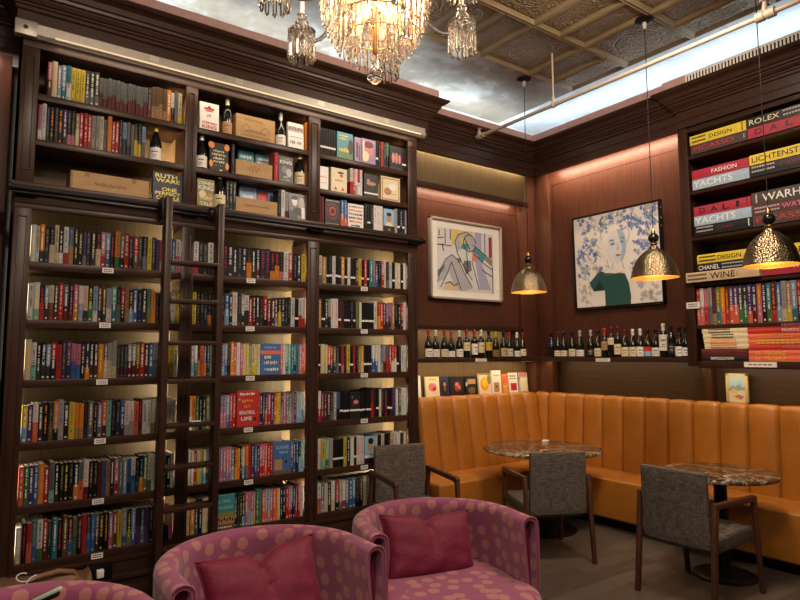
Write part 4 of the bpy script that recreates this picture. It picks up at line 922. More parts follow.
q([(.41,.62),(.42,.53),(.46,.46),(.53,.435),(.59,.47),(.625,.55),(.635,.64),(.62,.73),(.57,.79),(.49,.79),(.43,.73)],3)
q([(.53,.79),(.57,.79),(.62,.73),(.635,.64),(.625,.55),(.59,.47),(.56,.45),(.585,.60)],4)
q(ell(.475,.645,.034,.016),2); q(ell(.588,.655,.028,.016),2); q(ell(.478,.643,.014,.013),1); q(ell(.590,.653,.012,.013),1)
q([(.43,.675),(.46,.692),(.50,.685),(.50,.678),(.46,.682)],8); q([(.57,.69),(.60,.70),(.625,.69),(.60,.692)],8)
q([(.535,.66),(.553,.60),(.545,.575),(.522,.578),(.53,.60)],4); q([(.505,.525),(.525,.535),(.542,.530),(.558,.534),(.57,.522),(.54,.508)],6)
for a,b in (((.38,.44),(.44,.40)),((.40,.50),(.42,.42)),((.47,.45),(.46,.38)),((.58,.45),(.60,.37)),((.36,.33),(.58,.345)),((.66,.40),(.70,.26)),((.33,.42),(.30,.36)),((.65,.64),(.68,.72)),((.68,.72),(.66,.84)),((.35,.70),(.34,.84)),((.34,.84),(.42,.92)),((.42,.92),(.58,.93)),((.58,.93),(.66,.84))):
    d=Vector(b)-Vector(a); n_=Vector((-d.y,d.x)).normalized()*.0022; q([tuple(Vector(a)-n_),tuple(Vector(b)-n_),tuple(Vector(b)+n_),tuple(Vector(a)+n_)],9)
o=pg.build('canvas',pm,po)
po.rotation_euler=(0,-R(1.2),0); po.location.x=5.484

# small yellow picture standing on the ledge behind the banquette, right run
dp=empty('framed_painting',(5.54,2.672,1.172),R(-90),'small bright painting in a pale yellow frame behind the banquette','picture')
m=MB(); fw=.022; w_,h_=.185,.265
for b in ((-w_/2,-w_/2+fw,0,h_),(w_/2-fw,w_/2,0,h_),(-w_/2,w_/2,0,fw),(-w_/2,w_/2,h_-fw,h_)): m.box(b[0],b[1],-.012,.012,b[2],b[3])
m.build('frame',flat('pale_gold_frame',(.62,.43,.16),.5),dp,bevel=.002)
m=MB(); m.box(-w_/2+fw,w_/2-fw,-.004,.008,fw,h_-fw)
for pts,mi in (([(.0,.55),(1,.6),(1,1),(0,1)],1),([(0,.5),(.2,.62),(.45,.56),(.6,.7),(.75,.55),(1,.6),(1,.45),(0,.4)],2),([(.05,.35),(.3,.5),(.55,.42),(.5,.3)],3),([(.3,.2),(.6,.28),(.9,.2),(.7,.08)],4),([(.7,.55),(.75,.85),(.8,.55)],2),([(.55,.55),(.58,.8),(.62,.55)],2)):
    m.prism([(-w_/2+fw+(w_-2*fw)*u,fw+(h_-2*fw)*v) for u,v in pts],lambda a,b,t:(a,t,b),-.0052-.0002*mi,-.003,mi)
m.build('canvas',[flat('paint_'+n,c,.7) for n,c in (('cream',(.66,.60,.40)),('sky',(.38,.52,.52)),('hill',(.24,.32,.36)),('sun',(.68,.46,.06)),('rose',(.45,.18,.12)))],dp)

# ------------------------------------------------------------------ banquette
t=NT('tan_leather'); v=t.coord(); vv=t.n('ShaderNodeTexVoronoi'); vv.inputs['Scale'].default_value=260; t.l(v,vv.inputs['Vector'])
nz=t.noise(v,3.5,4,.6); t.set(base_color=t.ramp(nz,[(.3,(.31,.108,.011)),(.7,(.41,.150,.018))]),roughness=t.math('ADD',.34,t.math('MULTIPLY',nz,.14))); t.bump(vv.outputs['Distance'],.12,.002); m_leather=t.m
bq=empty('banquette',(4.6,4.4,0),0,'long tan leather corner banquette with channelled back along both walls','banquette')
def bqpart(mb,name,mat=m_leather,**k):
    o=mb.build(name,mat,bq,**k); o.location=(-4.6,-4.4,0); return o
def channel_back(s0,s1,n,fn,bulge=.042,zt=1.19,zb=.46,lean=.10):
    """n upholstered channels from s0 to s1; fn(s,depth,z) places a point, depth measured out from the wall line"""
    mb=MB(); NU=16; cols=[]
    prof=[]   # (depth fraction 0=wall side..1=front face, z) going over the top
    for k in range(9):
        a=k/8*math.pi/2; prof.append((0.05+.055*math.sin(a) if False else 0.0,0))
    zs=[zb-.02+ (zt-.045-zb+.02)*k/7 for k in range(8)]
    tot=n*NU
    for i in range(tot+1):
        s=s0+(s1-s0)*i/tot; ph=(i%NU)/NU; c=math.sin(math.pi*ph) if i%NU else 0
        b=bulge*(c**.42) if c>0 else -.022; colp=[]
        for z in zs: 
            fr=(z-zb)/(zt-zb); colp.append(fn(s, .10+lean*(1-fr)-bulge+b, z))
        for k in range(1,8):
            a=k/7*math.pi*.62; r0=.045; d=.10-bulge+b-r0*(1-math.cos(a))*(1.0); z=zt-.045+(r0*math.sin(a))*(.65+.35*max(0,b/bulge)); colp.append(fn(s,d,z))
        colp.append(fn(s,0.0,zt-.012+.010*max(0,b/bulge)))
        colp.append(fn(s,-.01,zt-.06)); cols.append(colp)
    k=len(cols[0])
    for cc in cols: mb.v.extend([tuple(p) for p in cc])
    for i in range(tot):
        for j in range(k-1): mb.face((i*k+j,(i+1)*k+j,(i+1)*k+j+1,i*k+j+1))
    return mb
# left run: wall line y=4.93; right run: wall line x=5.51
mb=channel_back(3.70,5.40,8,lambda s,d,z:(s,4.93-d,z),lean=.11); bqpart(mb,'back_cushion',smooth=70)
mb=channel_back(4.95,-.33,22,lambda s,d,z:(5.51-d,s,z),lean=.045); bqpart(mb,'back_cushion',smooth=70)
m=MB(); m.box(3.70,5.46,4.885,4.955,.02,1.13); m.box(5.475,5.55,-.33,4.90,.02,1.13); bqpart(m,'back_frame')
def rounded_seat(pts_xy,z0,z1,r,name,parent_fn):
    bm=MB(); n=len(pts_xy)
    bm.v=[(x,y,z0) for x,y in pts_xy]+[(x,y,z1) for x,y in pts_xy]
    bm.face(list(range(n))[::-1]); bm.face(list(range(n,2*n)))
    for i in range(n): bm.face((i,(i+1)%n,n+(i+1)%n,n+i))
    return parent_fn(bm,name,bevel=r,seg=4)
rounded_seat([(3.50,4.29),(4.93,4.29),(4.93,-.35),(5.40,-.35),(5.40,4.76),(3.62,4.76),(3.50,4.72)],.10,.462,.022,'seat_cushion',bqpart)
m=MB(); m.box(3.60,5.0,4.42,4.8,0,.10); m.box(5.04,5.4,-.3,4.8,0,.10); bqpart(m,'plinth',m_black)

# ------------------------------------------------------------------ marble tables
t=NT('dark_emperador_marble'); v=t.coord('Object',(1,1,1)); w1=t.noise(v,2.2,6,.6,1.4)
def vein(scale,dist,width,axis):
    q=t.n('ShaderNodeTexWave'); q.wave_type='BANDS'; q.bands_direction=axis; q.inputs['Scale'].default_value=scale; q.inputs['Distortion'].default_value=dist; q.inputs['Detail'].default_value=5; q.inputs['Detail Scale'].default_value=1.7; t.l(v,q.inputs['Vector'])
    return t.math('POWER',q.outputs['Fac'],width)
vn=t.math('MAXIMUM',t.math('MULTIPLY',vein(1.1,9,38,'DIAGONAL'),.9),t.math('MAXIMUM',t.math('MULTIPLY',vein(1.9,14,40,'X'),.7),t.math('MULTIPLY',vein(3.1,18,50,'Y'),.6)))
c=t.mix(t.math('MINIMUM',1,vn),t.ramp(w1,[(.3,(.020,.013,.009)),(.5,(.060,.040,.026)),(.72,(.115,.082,.054))]),(.47,.37,.24))
t.set(base_color=c,roughness=.10,specular_ior_level=.38); m_marble=t.m
def table(x,y,d,label,base_r):
    o=empty('round_table',(x,y,0),0,label,'table','round marble tables')
    r=d/2; m=MB(); m.lathe([(0,.712),(r-.02,.712),(r-.006,.716),(r,.724),(r,.734),(r-.004,.740),(r-.010,.742),(0,.742)],72); m.build('tabletop',m_marble,o,smooth=35)
    m=MB(); m.lathe([(0,.69),(.14,.69),(.14,.711),(0,.711)],32); m.build('mounting_plate',m_black,o,smooth=35)
    pc=.045 if base_r<.26 else .075
    m=MB(); m.lathe([(0,.02),(pc+.012,.02),(pc+.004,.035),(pc,.05),(pc,.69),(0,.69)],28); m.build('pedestal',m_black,o,smooth=35)
    m=MB(); m.lathe([(0,0),(base_r,0),(base_r,.010),(base_r-.012,.018),(base_r-.06,.024),(0,.030)],56); m.build('base_plate',m_black,o,smooth=35)
    return o
table(4.61,2.385,.79,'smaller round brown marble table in front of the right banquette run',.215)
table(4.49,3.98,1.10,'larger round brown marble table in the corner of the banquette',.30)
m=MB(); m.box(-.045,.045,-.03,.03,0,.004); m.box(-.04,.04,-.026,.026,.004,.006); o=m.build('napkin',m_white,loc=(4.86,4.26,.742)); tag(o,'small white folded napkin at the back edge of the larger marble table','napkin')
o.rotation_euler.z=R(30)

# ------------------------------------------------------------------ grey armchairs
t=NT('grey_woven_fabric'); v=t.coord('Object',(1,1,1)); st=t.noise(t.coord('Object',(7,7,110)),2.5,3,.6); st2=t.noise(t.coord('Object',(120,120,8)),2.5,2,.5); big=t.noise(v,10,3)
f=t.math('ADD',t.math('MULTIPLY',st,.6),t.math('MULTIPLY',st2,.4))
t.set(base_color=t.ramp(f,[(.38,(.036,.027,.022)),(.5,(.085,.066,.055)),(.63,(.19,.155,.130))]),roughness=.85); t.bump(f,.5,.003); m_weave=t.m
m_cwood=wood('walnut_chair_wood',(.045,.017,.010),(.10,.042,.026),(9,9,1.2),.32)
def soft_box(mb_pts,name,parent,bev=.02,seg=3): return mb_pts.build(name,m_weave,parent,bevel=bev,seg=seg)
def make_chair(label):
    o=empty('armchair',(0,0,0),0,label,'chair','grey woven armchairs')
    # seat cushion; local +y is forward
    m=MB(); m.v=[(-.235,-.22,.33),(.235,-.22,.33),(.245,.27,.345),(-.245,.27,.345),(-.235,-.22,.425),(.235,-.22,.425),(.245,.27,.45),(-.245,.27,.45)]
    for q_ in ((3,2,1,0),(4,5,6,7),(0,1,5,4),(1,2,6,5),(2,3,7,6),(3,0,4,7)): m.face(q_)
    soft_box(m,'seat',o,.022)
    # back, leaning and slightly bowed
    m=MB(); nx,nz=8,6; th=.045
    def bp(i,k,side):
        u=-1+2*i/nx; vv_=k/nz; z=.365+.485*vv_; w=.232-.004*vv_
        y=-.250-.028*vv_-.018*(1-u*u)*0-.012*(u*u-1)*-1
        return (u*w, y+(th/2 if side else -th/2)-.0, z)
    for side in (0,1):
        for k in range(nz+1):
            for i in range(nx+1): m.v.append(bp(i,k,side))
    def id_(side,i,k): return side*(nx+1)*(nz+1)+k*(nx+1)+i
    for k in range(nz):
        for i in range(nx):
            m.face((id_(0,i,k),id_(0,i+1,k),id_(0,i+1,k+1),id_(0,i,k+1))); m.face((id_(1,i,k),id_(1,i,k+1),id_(1,i+1,k+1),id_(1,i+1,k)))
    for k in range(nz):
        m.face((id_(0,0,k),id_(0,0,k+1),id_(1,0,k+1),id_(1,0,k))); m.face((id_(0,nx,k),id_(1,nx,k),id_(1,nx,k+1),id_(0,nx,k+1)))
    for i in range(nx):
        m.face((id_(0,i,0),id_(1,i,0),id_(1,i+1,0),id_(0,i+1,0))); m.face((id_(0,i,nz),id_(0,i+1,nz),id_(1,i+1,nz),id_(1,i,nz)))
    soft_box(m,'backrest',o,.012)
    for s in (-1,1):
        x=s*.262
        m=MB(); m.prism([(-.335,0),(-.303,0),(-.225,.655),(-.268,.655)],lambda a,b,t_:(t_,a,b),x-.016,x+.016); m.build('rear_leg',m_cwood,o,bevel=.006)
        m=MB(); m.prism([(.300,0),(.330,0),(.272,.640),(.232,.640)],lambda a,b,t_:(t_,a,b),x-.016,x+.016); m.build('front_leg',m_cwood,o,bevel=.006)
        m=MB(); m.prism([(-.268,.628),(.215,.612),(.24,.60),(.274,.608),(.274,.64),(.255,.655),(-.268,.664)],lambda a,b,t_:(t_,a,b),x-.018,x+.018); m.build('armrest',m_cwood,o,bevel=.007)
        for ya in (-.24,.22):
            m=MB(); m.box(min(x,s*.22),max(x,s*.22),ya,ya+.04,.36,.40); m.build('side_rail',m_cwood,o)
    return o
ch=make_chair('grey woven armchair pulled up to the smaller marble table, seen from behind')
ch.location=(4.165,2.325,0); ch.rotation_euler.z=R(-90)
c2=copy_tree(ch); c2.location=(3.97,3.50,0); c2.rotation_euler.z=-math.atan2(.45,.89); c2['label']='grey woven armchair with its back to us at the larger corner table'
c3=copy_tree(ch); c3.location=(3.02,4.04,0); c3.rotation_euler.z=R(180)-math.atan2(.20,.98); c3['label']='grey woven armchair facing us in front of the bookcase and banquette end'

# ------------------------------------------------------------------ dotted tub chairs
t=NT('dotted_mauve_fabric'); uvc=t.n('ShaderNodeTexCoord'); mp=t.n('ShaderNodeMapping'); t.l(uvc.outputs['UV'],mp.inputs['Vector']); mp.inputs['Scale'].default_value=(.84,.86,1)
wp=t.n('ShaderNodeTexVoronoi'); wp.inputs['Scale'].default_value=11.5; wp.inputs['Randomness'].default_value=.62; wp.voronoi_dimensions='2D'; t.l(mp.outputs[0],wp.inputs['Vector'])
dot=t.math('LESS_THAN',wp.outputs['Distance'],.31)
fine=t.noise(t.coord('Object',(1,1,1)),420,2,.6); cl=t.noise(t.coord(),6,3)
bs=t.mix(fine,(.20,.036,.092),(.32,.078,.162)); ds=t.mix(fine,(.33,.108,.112),(.47,.195,.180))
t.set(base_color=t.mix(dot,bs,ds),roughness=.8,sheen_weight=.25,sheen_roughness=.5); t.bump(t.math('ADD',t.math('MULTIPLY',fine,.6),t.math('MULTIPLY',dot,.25)),.25,.002); m_dot=t.m
t=NT('burgundy_velvet'); n1=t.noise(t.coord(),9,5,.65,.8); n2=t.noise(t.coord(),300,2)
t.set(base_color=t.ramp(n1,[(.3,(.135,.006,.027)),(.7,(.205,.012,.046))]),roughness=.7,sheen_weight=.22,sheen_roughness=.35,sheen_tint=(.85,.18,.32)); t.bump(t.math('ADD',n1,t.math('MULTIPLY',n2,.1)),.32,.03); m_velvet=t.m
m_piping=flat('mauve_piping',(.30,.10,.14),.8)
def make_tub(label):
    o=empty('tub_chair',(0,0,0),0,label,'armchair','dotted mauve tub armchairs')
    Rr=.445; AL=.24   # plan: half circle behind, straight arms forward (-y)
    path=[]; 
    for k in range(5): path.append((-Rr,-AL+AL*k/5,0+k/5))
    for k in range(25): a=R(180-180*k/24); path.append((Rr*math.cos(a),Rr*1.03*math.sin(a),1))
    for k in range(1,6): path.append((Rr,-AL*k/5,1-k/5))
    # band profile (offset outward, height fraction): inner foot, over the rolled top, outer foot, then back inside
    H_in,H_out=.36,.06
    outer=[(-.030,.24),(-.042,.50),(-.050,.60),(-.050,.655)]+[(.0-.050*math.cos(R(180*k/8)),.668+.046*math.sin(R(180*k/8))) for k in range(1,8)]+[(.050,.655),(.048,.50),(.040,.30),(.030,.09)]
    th=.016; inner=[(.012,.09),(.022,.30),(.031,.50),(.034,.65)]+[(.034*math.cos(R(180*k/6)),.662+.032*math.sin(R(180*k/6))) for k in range(1,6)]+[(-.034,.65),(-.034,.60),(-.026,.50),(-.012,.24)]
    prof=outer+inner; n=len(prof); mb=MB()
    lens=[0]
    for a,b in zip(prof[:-1],prof[1:]): lens.append(lens[-1]+math.hypot(b[0]-a[0],b[1]-a[1]))
    pl=[0]
    for a,b in zip(path[:-1],path[1:]): pl.append(pl[-1]+math.hypot(b[0]-a[0],b[1]-a[1])*1.0)
    N=len(path)
    for i,(x,y,_) in enumerate(path):
        a=path[max(i-1,0)]; b=path[min(i+1,N-1)]; d=Vector((b[0]-a[0],b[1]-a[1])).normalized(); nrm=Vector((-d.y,d.x))  # outward
        if nrm.dot(Vector((x,y+.02)))<0: nrm=-nrm
        t_=max(0,min(1,(y+AL)/(AL+Rr*1.03))); lift=.985-.012*t_
        tip=1-t_; 
        for p,z in prof: mb.v.append((x+nrm.x*p,y+nrm.y*p-( .03*(.66-z) if tip>.9 else 0),z*(lift if z>.35 else 1)))
    for i in range(N-1):
        for j in range(n):
            j2=(j+1)%n; l2=lens[j2] if j2 else lens[-1]+.02
            mb.face((i*n+j,(i+1)*n+j,(i+1)*n+j2,i*n+j2),0,[(pl[i],lens[j]),(pl[i+1],lens[j]),(pl[i+1],l2),(pl[i],l2)])
    for e in (0,N-1):   # ends of the band
        L=list(outer); k=len(outer)
        for j in range(min(k,len(inner))-1):
            a,b=j,j+1; c,d=n-1-j,n-2-j
            if j<min(k,len(inner)):
                mb.face((e*n+a,e*n+b,e*n+d,e*n+c),0,[(.03,.0)]*4)
    for e in (0,N-1):
        k=len(outer); q0=k  # first inner point
        for j in range(len(inner)-1,k-1): mb.face((e*n+j,e*n+j+1,e*n+q0),0,[(.03,0)]*3)
    sh=mb.build('shell',m_dot,o,smooth=50)
    # dark lining closing the hollow of each arm end
    for s in (-1,1):
        m=MB(); m.box(s*Rr-.03,s*Rr+.03,-AL+.055,-AL+.06,.10,.66); m.build('arm_lining',m_velvet,o)
        pts=[]
        for p,z in outer: pts.append((s*Rr+(p if s>0 else -p),-AL-.003-.03*(.66-z),z*.985 if z>.35 else z))
        m=MB(); m.tube(pts,.0045,6); m.build('piping',m_piping,o,smooth=60)
    # seat cushion: rounded D
    pts=[]
    Rs=.392
    for k in range(13): a=R(180*k/12); pts.append((Rs*math.cos(a),Rs*.98*math.sin(a)+.02))
    pts+=[(-Rs,-.16)]; 
    for k in range(7): a=R(180+90*k/6); pts.append((-Rs+.16+ .19*math.cos(a)-.0, -.27+.20*math.sin(a)))
    for k in range(7): a=R(270+90*k/6); pts.append((Rs-.16+.19*math.cos(a), -.27+.20*math.sin(a)))
    pts+=[(Rs,-.16)]
    mb=MB(); lev=[(.0,.22),(.012,.21),(.020,.225),(.022,.315),(.014,.338),(-.012,.354),(-.06,.363),(-.15,.368)]
    cx,cy=0,-.05; n=len(pts)
    for off,z in lev:
        for x,y in pts:
            d=Vector((x-cx,y-cy)); L=d.length; f_=(L+off)/L; mb.v.append((cx+d.x*f_,cy+d.y*f_,z))
    for j in range(len(lev)-1):
        for i in range(n):
            i2=(i+1)%n; idx=(j*n+i,j*n+i2,(j+1)*n+i2,(j+1)*n+i)
            mb.face(idx,0,[(mb.v[q_][0]+5,mb.v[q_][1]*1.0+5+(mb.v[q_][2]-.45)*-.9) for q_ in idx])
    idx=[(len(lev)-1)*n+i for i in range(n)]; mb.face(idx,0,[(mb.v[q_][0]+5,mb.v[q_][1]+5) for q_ in idx])
    mb.build('seat_cushion',m_dot,o,smooth=50)
    mb=MB(); mb.v=[]; 
    for z,sc_ in ((.06,.93),(.21,.97)):
        for x,y in pts: mb.v.append((x*sc_,y*sc_,z))
    for i in range(n): i2=(i+1)%n; mb.face((i,i2,n+i2,n+i),0,[(mb.v[q_][0],mb.v[q_][2]) for q_ in (i,i2,n+i2,n+i)])
    mb.face(list(range(n))[::-1]); mb.face(list(range(n,2*n))); mb.build('seat_base',m_dot,o,smooth=50)
    for x,y in ((-.26,-.24),(.26,-.24),(-.26,.22),(.26,.22)):
        m=MB(); m.lathe([(.016,0),(.024,.065),(.024,.08)],12,(x,y,0)); m.build('leg',m_cwood,o,smooth=40)
    return o
tb=make_tub('dotted mauve tub armchair furthest right, with a burgundy cushion'); tb.location=(2.265,2.78,0); tb.rotation_euler.z=R(-14.8)
ta=copy_tree(tb); ta.location=(1.215,2.76,0); ta.rotation_euler.z=R(-2); ta['label']='middle dotted mauve tub armchair with a large burgundy cushion'
tc=copy_tree(tb); tc.location=(.16,2.50,0); tc.rotation_euler.z=R(6); tc['label']='dotted mauve tub armchair at bottom left, in front of the brown bag'
def pillow(loc,rot,w,h,T,label,dent=.05,seed=1):
    rr=random.Random(seed); n=26; mb=MB(); fr=[]; 
    def P(i,k,s):
        u=-1+2*i/n; v=-1+2*k/n
        e=max(0,(1-abs(u)**2.6))*max(0,(1-abs(v)**2.6)); th=T*(e**.42)
        crease=math.exp(-((u+.10*v)/.06)**2)*max(0,(v+.5))*.42+.10*math.exp(-((u-.25*v)/.30)**2)*max(0,v)
        wr=.05*math.sin(9*u+5*v*v)*math.exp(-((v+.55)/.4)**2)+.04*math.sin(12*v+4*u)*abs(u)
        x=u*w*(1-.10*(1-abs(v)**2)*(abs(u)**3)); z=v*h*(1-.11*(1-abs(u)**2)*(abs(v)**3))-(dent*math.exp(-(u/.16)**2)*max(0,v)**2)
        return (x, s*th*(1-crease+wr), z)
    for s in (-1,1):
        for k in range(n+1):
            for i in range(n+1): mb.v.append(P(i,k,s))
    m_=(n+1)**2
    for k in range(n):
        for i in range(n):
            a=k*(n+1)+i; mb.face((a,a+1,a+n+2,a+n+1)); mb.face((m_+a,m_+a+n+1,m_+a+n+2,m_+a+1))
    bm=mb.build('cushion',m_velvet,loc=loc,smooth=80)
    me=bm.data; b=bmesh.new(); b.from_mesh(me); bmesh.ops.remove_doubles(b,verts=b.verts,dist=.0004); bmesh.ops.recalc_face_normals(b,faces=b.faces); b.to_mesh(me); b.free()
    me.polygons.foreach_set('use_smooth',[True]*len(me.polygons))
    ring=[P(i,0,0)for i in range(n+1)]+[P(n,k,0) for k in range(1,n+1)]+[P(i,n,0) for i in range(n-1,-1,-1)]+[P(0,k,0) for k in range(n-1,-1,-1)]
    pi=MB(); pi.tube(ring,.006,6); p=pi.build('piping',m_velvet,bm,smooth=60)
    bm.rotation_euler=rot; return tag(bm,label,'cushion','burgundy velvet cushions')
pillow((2.295,2.92,.492),(R(-20),R(3),R(-12)),.295,.185,.10,'burgundy velvet cushion with a dented top in the right tub armchair',.03)
pillow((1.235,2.84,.488),(R(-20),R(-3),R(0)),.30,.20,.105,'burgundy velvet cushion with a deep middle crease in the middle tub armchair',.045,2)

# ------------------------------------------------------------------ small things near the floor
m_bag=flat('brown_bag_leather',(.19,.095,.045),.6,var=.35)
bg=empty('leather_bag',(.46,4.14,0),0,'brown leather shoulder bag on the floor against the bookcase, behind the left tub chair','bag')
mb=MB(); n=28
for z,fx_s,fy_s in ((.0,.92,.85),(.01,1,1),(.10,1.05,1.08),(.22,1.0,.92),(.30,.96,.55),(.335,.90,.30)):
    for k in range(n):
        a=2*math.pi*k/n; cx_=math.copysign(abs(math.cos(a))**.5,math.cos(a)); sy_=math.copysign(abs(math.sin(a))**.6,math.sin(a))
        mb.v.append((.255*fx_s*cx_,.11*fy_s*sy_,z+(.03*math.sin(3*a)+.02*math.cos(5*a)) *(z>.2)))
for j in range(5):
    for k in range(n): mb.face((j*n+k,j*n+(k+1)%n,(j+1)*n+(k+1)%n,(j+1)*n+k))
mb.face(list(range(n))[::-1]); mb.face([5*n+k for k in range(n)]); mb.build('body',m_bag,bg,smooth=60)
m=MB(); m.tube([(-.16,-.02,.30),(-.14,-.05,.345),(-.06,-.06,.37),(.06,-.06,.385),(.14,-.04,.36),(.17,-.01,.30)],.016,10); m.build('handle',m_bag,bg,smooth=60)
m=MB(); m.box(.10,.16,-.105,-.085,.14,.33); m.box(-.16,-.10,-.105,-.085,.14,.33); m.build('strap',flat('dark_strap',(.04,.02,.012),.5),bg,bevel=.004)
# wall socket in the plinth
so_=empty('power_socket',(on(99,573,1,4.39).x,4.388,.240),0,'black wall socket with a small white plug under the lowest shelf','socket')
m=MB(); m.box(-.075,.075,-.010,.0,-.045,.045); m.build('plate',m_black,so_,bevel=.003)
m=MB(); m.box(-.02,.022,-.045,-.009,-.024,.024); m.build('plug',m_white,so_,bevel=.005)
# white cable looping up beside the bag
pts=[]
cc=on(20,577,1,4.0)
for k in range(44):
    a=2*math.pi*k/26+.6; pts.append((cc.x+.035*math.cos(a)+.0016*k,cc.y-.002*k,cc.z+.020*math.sin(a)-(.004*max(0,k-26))))
pts+=[(pts[-1][0]+.05,pts[-1][1]-.05,pts[-1][2]-.10),(pts[-1][0]+.10,pts[-1][1]-.02,.006)]
m=MB(); m.tube(pts,.0035,7); o=m.build('charging_cable',m_white,smooth=60); tag(o,'thin white looped cable standing up beside the brown bag','cable')
# mint coloured handset resting on the left tub chair's cushion edge
ph=empty('phone_case',(0,0,0),0,'pale mint plastic case leaning inside the left tub chair','case')
c_=on(47,592,1,2.72)
m=MB(); m.box(-.055,.055,-.014,.014,-.007,.007); o=m.build('shell',flat('mint_plastic',(.42,.62,.47),.35),ph,bevel=.006)
m=MB(); m.box(-.045,.04,-.012,.012,-.022,-.006); m.build('grip',m_black,ph,bevel=.003)
ph.location=(c_.x,c_.y,c_.z-.01); ph.rotation_euler=(R(0),R(-24),R(-28))

# ------------------------------------------------------------------ library ladder
LY=4.20
ld=empty('library_ladder',(1.27,LY,0),0,'dark wooden rolling library ladder hooked on the black rail','ladder')
m=MB(); zt_=2.672
def lpart(mb,name,mat,**k):
    o=mb.build(name,mat,ld,**k); o.location=(-1.27,-LY,0); return o
XL,XR=1.092,1.448
for x in (XL,XR):
    m=MB(); m.box(x-.022,x+.022,LY-.045,LY+.045,.07,zt_); lpart(m,'side_rail',m_wood_v,bevel=.006)
    m=MB(); m.tube([(x-.018,LY-.0,.05),(x+.018,LY-.0,.05)],.05,18); lpart(m,'wheel',m_black)
    m=MB(); m.box(x-.034 if x==XL else x+.020,x-.020 if x==XL else x+.034,LY+.01,LY+.13,2.52,2.68); m.box(x-.03,x+.03,LY+.10,LY+.128,2.60,2.672); m.box(x-.03,x+.03,LY+.09,LY+.17,2.6545,2.675); lpart(m,'hook_bracket',m_black,bevel=.004)
for z in (2.245,1.985,1.705,1.452,1.163,.893,.627,.375,.16):
    m=MB(); m.box(XL+.020,XR-.020,LY-.055,LY+.050,z-.028,z); lpart(m,'tread',m_wood_h,bevel=.004)
m=MB(); m.box(-.03,.03,-.002,0,-.012,.012); o=m.build('label_card',m_white,ld); o.location=(1.31-1.27,-.03,1.171); o.rotation_euler.x=R(-80)

# ------------------------------------------------------------------ pendant lamps
t=NT('hammered_brass'); v=t.coord(); q_=t.n('ShaderNodeTexVoronoi'); q_.inputs['Scale'].default_value=85; t.l(v,q_.inputs['Vector'])
nz=t.noise(v,7,4)
t.set(base_color=t.ramp(nz,[(.3,(.20,.15,.085)),(.7,(.34,.265,.165))]),metallic=1,roughness=.28); t.bump(q_.outputs['Distance'],.8,.006); m_ham=t.m
t=NT('gold_inner'); t.set(base_color=(.75,.42,.10),metallic=.6,roughness=.45); t.bump(t.noise(t.coord(),60,2),.3,.004); m_gold=t.m
m_bulb=emit('warm_bulb',(1,.55,.20),6)
def pendant(x,y,zrim,label,d=.36):
    o=empty('pendant_lamp',(x,y,zrim),0,label,'lamp','hammered brass pendant lamps'); r=d/2; h=.235
    pr_=[]
    for k in range(13):
        f_=k/12; 
        T_=[(0,.22),(.06,.35),(.14,.48),(.25,.62),(.38,.745),(.50,.825),(.61,.882),(.72,.925),(.82,.958),(.92,.985),(1,1)]
        for (a_,b_),(c_,d_) in zip(T_[:-1],T_[1:]):
            if a_<=f_<=c_: pr_.append((r*(b_+(d_-b_)*(f_-a_)/(c_-a_)),h*(1-f_))); break
    prof_=[(rr,zz) for rr,zz in pr_]
    prof_[-1]=(r,0.012); prof_.append((r+.001,0.0))
    m=MB(); m.lathe([(.018,h+.03),(.036,h+.012)]+prof_,48); m.f=[f for f in m.f]; 
    m.f=m.f[:-2]; m.m=m.m[:-2]; m.uv=m.uv[:-2]; m.attr=m.attr[:-2]
    m.build('shade',m_ham,o,smooth=60)
    m=MB(); m.lathe([(.030,h+.0)]+[(rr-.003,zz-.003) for rr,zz in prof_[1:-1]]+[(r-.002,.0)],48); m.f=m.f[:-1]; m.m=m.m[:-1]; m.uv=m.uv[:-1]; m.attr=m.attr[:-1]
    m.build('shade_lining',m_gold,o,smooth=60)
    m=MB(); m.lathe([(0,h+.03),(.022,h+.03),(.030,h+.036),(.030,h+.044),(.020,h+.050),(0,h+.05)],24); m.build('collar',m_brasscap,o,smooth=40)
    m=MB(); m.lathe([(.012,h+.048),(.030,h+.058),(.040,h+.076),(.041,h+.094),(.034,h+.112),(.018,h+.124),(.0,h+.126)],28); m.build('ball',flat('gloss_black',(.008,.008,.009),.12),o,smooth=60)
    m=MB(); m.lathe([(.018,h+.122),(.020,h+.13),(.012,h+.15),(.006,h+.165),(0,h+.166)],16); m.build('cap',m_brasscap,o,smooth=40)
    L=ZC-zrim
    m=MB(); m.tube([(0,0,h+.16),(0,0,L-.08)],.0035,8); m.build('cord',m_black,o)
    m=MB(); m.lathe([(.014,L-.085),(.016,L-.03),(.012,L-.02),(0,L-.02)],12); m.build('cord_grip',m_pipe,o)
    m=MB(); m.lathe([(0,L-.028),(.02,L-.028),(.055,L-.022),(.075,L-.012),(.075,L),(0,L)],28); m.build('ceiling_rose',m_black,o,smooth=40)
    m=MB(); m.lathe([(0,.075),(.018,.080),(.028,.10),(.026,.125),(.014,.15),(.012,.19),(0,.19)],16); m.build('bulb',m_bulb,o,smooth=60)
    li=bpy.data.lights.new('pendant_light','POINT'); li.energy=PEND; li.color=(1,.66,.36); li.shadow_soft_size=.035
    lo=bpy.data.objects.new('pendant_light',li); col.objects.link(lo); lo.location=(x,y,zrim+.05)
    return o
PEND=2.8
pendant(4.49,4.10,2.215,'hammered brass pendant lamp by the room corner, furthest away',.345)
pendant(4.49,2.76,2.215,'hammered brass pendant lamp in front of the square portrait',.365)
pendant(4.47,1.885,2.205,'hammered brass pendant lamp in front of the art books, nearest',.355)

